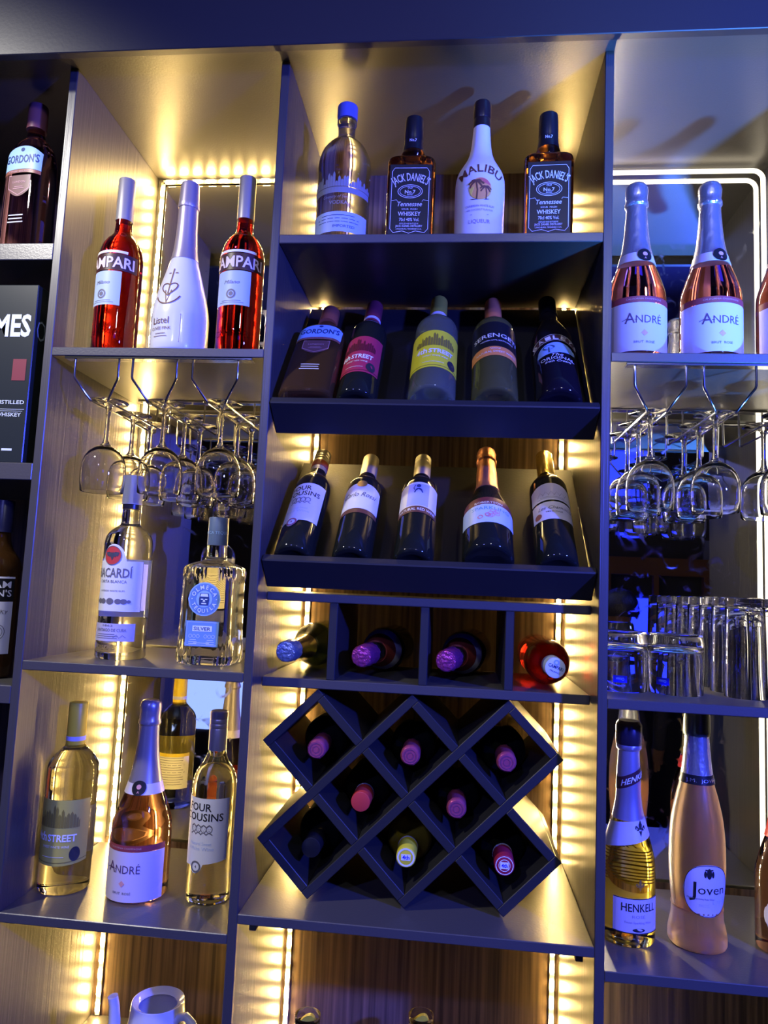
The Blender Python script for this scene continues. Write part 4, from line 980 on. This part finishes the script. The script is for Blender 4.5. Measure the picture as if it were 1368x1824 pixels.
# ------------------------------------------------------------------ tumblers on the right bay shelf
ZR = -.1639
def tumbler_mesh(name, R, H, base, wall):
    return lathe_mesh(name, [(H, 0), (H, R * .90 - .004), (H - .002, R * .90), (H * .5, R * .96), (.0012, R), (0, R - .0008), (.0006, R - wall), (H * .5, R * .96 - wall), (H - base - .004, R * .91 - wall), (H - base, R * .80), (H - base, 0)], 40)
rocks = lathe_mesh('rocks_glass_body', [(.103, 0), (.103, .0385), (.1018, .0425), (.097, .0455), (.085, .0468), (.05, .0465), (.0012, .0452), (0, .0444), (.0006, .0428), (.05, .0438), (.070, .0430), (.078, .0400), (.082, .0320), (.083, 0)], 48)
high = tumbler_mesh('highball_body', .0345, .170, .016, .0022)
for x, y, nm in ((.6285, .130, 'beside the upright'), (.7205, .122, 'in front of the highballs')):
    e = tag(empty('rocks_glass', (x, y, ZR)), 'upturned rocks glass with blue sticker %s' % nm, 'tumbler', 'upturned rocks glasses')
    link(bpy.data.objects.new('glass_body', rocks), e)
    R0 = .0452; sf = lambda xx, z, ep: ((R0 + ep) * math.sin(xx / R0), -(R0 + ep) * math.cos(xx / R0), z)
    cx = -.010 if x < .65 else -.034
    i = Ink(sf, .0005); i.rect(cx - .0115, cx + .0115, .0165, .0285, 6); st_ = i.done('sticker', I_blue, e)
    Ink(sf, .0009).text('Ocean', cx, .0250, .0050, .013, .0, rot=PI).done('lettering', W_sky, st_)
hb = [(.8350 + c_ * .074 + r_ * .001, .116 + r_ * .0718, '%s of the %s row' % (('front', 'second', 'third', 'last')[r_], ('left', 'right')[c_])) for c_ in (0, 1) for r_ in range(4)]
for x, y, nm in hb:
    e = tag(empty('highball_glass', (x, y, ZR)), 'upturned highball glass, %s' % nm, 'tumbler', 'upturned highball glasses')
    link(bpy.data.objects.new('glass_body', high), e)

# ------------------------------------------------------------------ bottom shelf: teapot, shot glasses
ZT = -.9349
M_pot = P('white_glazed_ceramic', (.74, .74, .80), .22, coat=.5)
tp = tag(empty('teapot', (-.168, .120, ZT)), 'white ceramic teapot without lid on the bottom shelf of the left bay', 'teapot')
def ring_lathe(name, prof, mat, parent, seg=40):
    me = lathe_mesh(name, prof, seg); me.materials.clear(); me.materials.append(mat)
    return link(bpy.data.objects.new(name, me), parent)
HT = .184
ring_lathe('body', [(0, 0), (0, .052), (.004, .057), (.03, .063), (.07, .0615), (.12, .0545), (.160, .0482), (.1795, .0462), (HT, .0455), (HT + .0008, .0442), (HT - .0005, .0425), (HT - .0050, .0345), (HT - .0080, .0330), (HT - .0100, .0350), (.165, .0440), (.10, .053), (.03, .058), (.008, .045), (.007, 0)], M_pot, tp)
tube('spout', [(-.040, -.032, .060), (-.056, -.044, .090), (-.058, -.046, .130), (-.058, -.046, .170), (-.060, -.047, .195), (-.063, -.049, .210)], [.0200, .0155, .0125, .0100, .0088, .0085], M_pot, tp, 18)
tube('handle', [(.040, -.020, .160), (.050, -.024, .173), (.062, -.028, .178), (.076, -.032, .170), (.086, -.034, .145), (.084, -.033, .100), (.070, -.030, .065), (.056, -.026, .055)], [.0065, .0068, .0068, .0066, .0064, .0064, .0066, .0075], M_pot, tp, 14)
HG = .145
tall = lathe_mesh('tall_glass_body', [(0, 0), (0, .0165), (.003, .0178), (.011, .0181), (.0115, 0)], 32)
rimg = lathe_mesh('tall_glass_rim', [(HG - .0158, .0229), (HG - .001, .0237), (HG, .0234), (HG - .001, .0228), (HG - .0158, .0219), (HG - .0158, .0229)], 40)
juice = lathe_mesh('lemon_drink', [(.0117, 0), (.0117, .0181), (HG - .0160, .0229), (HG - .0160, 0)], 32)
juice.materials.clear(); juice.materials.append(P('lemon_drink', (.92, .62, .10), .35))
for x, y, nm in ((.0895, .195, 'left'), (.2965, .232, 'right')):
    e = tag(empty('cocktail_glass', (x, y, ZT)), '%s tall glass of yellow drink with a lemon wedge on the bottom shelf' % nm, 'glass', 'tall glasses with lemon')
    link(bpy.data.objects.new('glass_body', tall), e); link(bpy.data.objects.new('drink', juice), e); link(bpy.data.objects.new('glass_rim', rimg), e)
    V = []; F = []
    n = 10
    for k in range(n + 1):
        a = PI * k / n
        V += [(.0150 * math.cos(a), -.0045, HG - .0158 + .015 * math.sin(a) * (1 + .4 * math.cos(a))), (.0150 * math.cos(a), .0045, HG - .0158 + .015 * math.sin(a) * (1 + .4 * math.cos(a)))]
    for k in range(n): F.append((2 * k, 2 * k + 1, 2 * k + 3, 2 * k + 2))
    F.append(tuple(2 * k for k in range(n + 1))); F.append(tuple(2 * k + 1 for k in range(n, -1, -1))); F.append((0, 2 * n, 2 * n + 1, 1))
    o = mesh_obj('lemon_wedge', V, F, P('lemon_flesh', (.90, .72, .05), .35), e, smooth=False)
# ------------------------------------------------------------------ the room across the bar, seen in the mirrors
M_bluep = P('blue_light_panel', (.02, .02, .1), .4, emit=(.01, .02, 1.0), estr=2.2)
M_paleb = P('pale_blue_light_panel', (.05, .06, .2), .4, emit=(.25, .35, 1.0), estr=0.9)
M_beam = grain(P('brown_timber', (.16, .07, .03), .5), (4, 60, 60), .3, .002)
def wall_panel(label, x, z, mat):
    e = tag(empty('light_panel', ((x[0] + x[1]) / 2, -3.29, z[0])), label, 'light panel', 'blue light panels on the far wall')
    w, h = x[1] - x[0], z[1] - z[0]
    box('frame', (-w / 2 - .02, w / 2 + .02), (-.005, .03), (-.02, h + .02), M_edge, e)
    box('diffuser', (-w / 2, w / 2), (.031, .040), (0, h), mat, e, .003)
wall_panel('wide saturated blue light panel reflected behind the hanging glasses of the right bay', (1.00, 1.68), (.76, 1.05), M_bluep)
wall_panel('small saturated blue light panel reflected beside the dark haired person', (1.38, 1.72), (-.24, .0), M_bluep)
wall_panel('pale blue light panel reflected low in the left bay mirror', (-1.65, -1.02), (-1.08, -.66), M_paleb)
e = tag(empty('timber_frame', (1.75, -3.20, -.5)), 'brown timber frame on the far wall reflected in the right mirror', 'frame')
box('rail', (-.55, .55), (-.01, .04), (.66, .78), M_beam, e); box('rail', (-.55, .55), (-.01, .04), (.0, .06), M_beam, e)
for x in (-.38, -.06, .27): box('stile', (x - .018, x + .018), (.0, .05), (.0601, .6599), M_beam, e)
e = tag(empty('wall_board', (2.24, -3.29, -.1)), 'grey blue board on the far wall reflected at the right of the right mirror', 'board')
box('board', (-.20, .20), (-.005, .015), (.10, .52), P('grey_blue_board', (.16, .18, .34), .5), e); box('rim', (-.22, .22), (-.006, .004), (.08, .54), M_edge, e)

# a dark haired person standing with the back to the shelves
pe = tag(empty('person', (1.135, -1.72, FZ)), 'person with short dark hair in a dark shirt, back turned, reflected in the right mirror', 'person')
def skin(name, verts, edges, radii, mat, parent, sub=2):
    me = bpy.data.meshes.new(name); me.from_pydata(verts, edges, []); o = bpy.data.objects.new(name, me); COL.objects.link(o)
    sk = o.modifiers.new('s', 'SKIN'); sb = o.modifiers.new('u', 'SUBSURF'); sb.levels = sub
    for v, r in zip(me.skin_vertices[0].data, radii): v.radius = (r[0], r[1]) if isinstance(r, tuple) else (r, r)
    me.skin_vertices[0].data[0].use_root = True
    dg = bpy.context.evaluated_depsgraph_get(); m2 = bpy.data.meshes.new_from_object(o.evaluated_get(dg)); m2.name = name
    bpy.data.objects.remove(o); m2.materials.clear(); m2.materials.append(mat)
    m2.polygons.foreach_set('use_smooth', [True] * len(m2.polygons))
    return link(bpy.data.objects.new(name, m2), parent)
M_skin = P('brown_skin', (.22, .11, .07), .5); M_shirt = grain(P('dark_shirt', (.02, .02, .035), .8), (90, 90, 90), .3, .002); M_hair = grain(P('black_hair', (.012, .011, .014), .35), (260, 260, 40), .8, .004)
# body: one continuous figure, facing -Y
bv = [(0, 0, .80), (0, .005, .95), (0, .01, 1.08), (0, .015, 1.19), (0, .010, 1.245), (0, -.005, 1.30), (0, -.015, 1.345), (0, -.012, 1.40), (0, -.008, 1.445)]
br = [(.125, .09), (.115, .085), (.125, .09), (.12, .085), (.06, .05), (.046, .046), (.062, .072), (.072, .085), (.06, .07)]
be = [(i, i + 1) for i in range(8)]
for s_ in (-1, 1):
    k = len(bv)
    bv += [(s_ * .155, .015, 1.195), (s_ * .200, .02, .98), (s_ * .205, -.05, .76), (s_ * .200, -.085, .69), (s_ * .085, 0, .72), (s_ * .09, -.01, .42), (s_ * .095, .01, .08), (s_ * .100, -.10, .035)]
    br += [.052, .042, .033, .030, .085, .058, .042, (.04, .03)]
    be += [(3, k), (k, k + 1), (k + 1, k + 2), (k + 2, k + 3), (0, k + 4), (k + 4, k + 5), (k + 5, k + 6), (k + 6, k + 7)]
    for f, (dx, dz, ln) in enumerate(((.022, -.02, .055), (.012, -.045, .075), (.002, -.05, .08), (-.009, -.047, .075), (-.019, -.040, .06))):
        q = len(bv); bv += [(s_ * .200 + dx, -.088, .69 + dz * .45), (s_ * .200 + dx * 1.15, -.092 - .006 * f % 3, .69 + dz - ln * .35)]; br += [.010, .008]; be += [(k + 3, q), (q, q + 1)]
bd = skin('body', bv, be, br, M_shirt, pe)
# skin colour on head, neck and hands
bd.data.materials.append(M_skin)
for p in bd.data.polygons:
    c = p.center
    if c.z > 1.262 or (c.z < .735 and abs(c.x) > .155 and c.z > .5): p.material_index = 1
def ellip(name, loc, rad, mat, parent, cut=None, seg=24, noise=0):
    bm = bmesh.new(); bmesh.ops.create_uvsphere(bm, u_segments=seg, v_segments=16, radius=1.0)
    if cut: bmesh.ops.delete(bm, geom=[v for v in bm.verts if cut(v.co)], context='VERTS')
    for v in bm.verts:
        q = 1 + noise * math.sin(9 * v.co.x + 3 * v.co.z) * math.sin(11 * v.co.y + 7 * v.co.z)
        v.co = Vector((v.co.x * rad[0] * q + loc[0], v.co.y * rad[1] * q + loc[1], v.co.z * rad[2] * q + loc[2]))
    return bm_obj(name, bm, mat, parent, True, 80)
ellip('hair', (0, .006, 1.405), (.090, .105, .098), M_hair, pe, lambda c: c.y < -.45 and c.z < .35 or c.z < -.55, noise=.05)
for s_ in (-1, 1):
    ellip('ear', (s_ * .084, -.010, 1.385), (.010, .020, .030), M_skin, pe, seg=12)
    ellip('eye', (s_ * .030, -.088, 1.395), (.012, .008, .007), P('eye_white', (.7, .7, .7), .3), pe, seg=12)
ellip('nose', (0, -.100, 1.372), (.013, .018, .024), M_skin, pe, seg=12)
ellip('mouth', (0, -.088, 1.336), (.022, .008, .006), P('lip', (.28, .09, .08), .5), pe, seg=12)
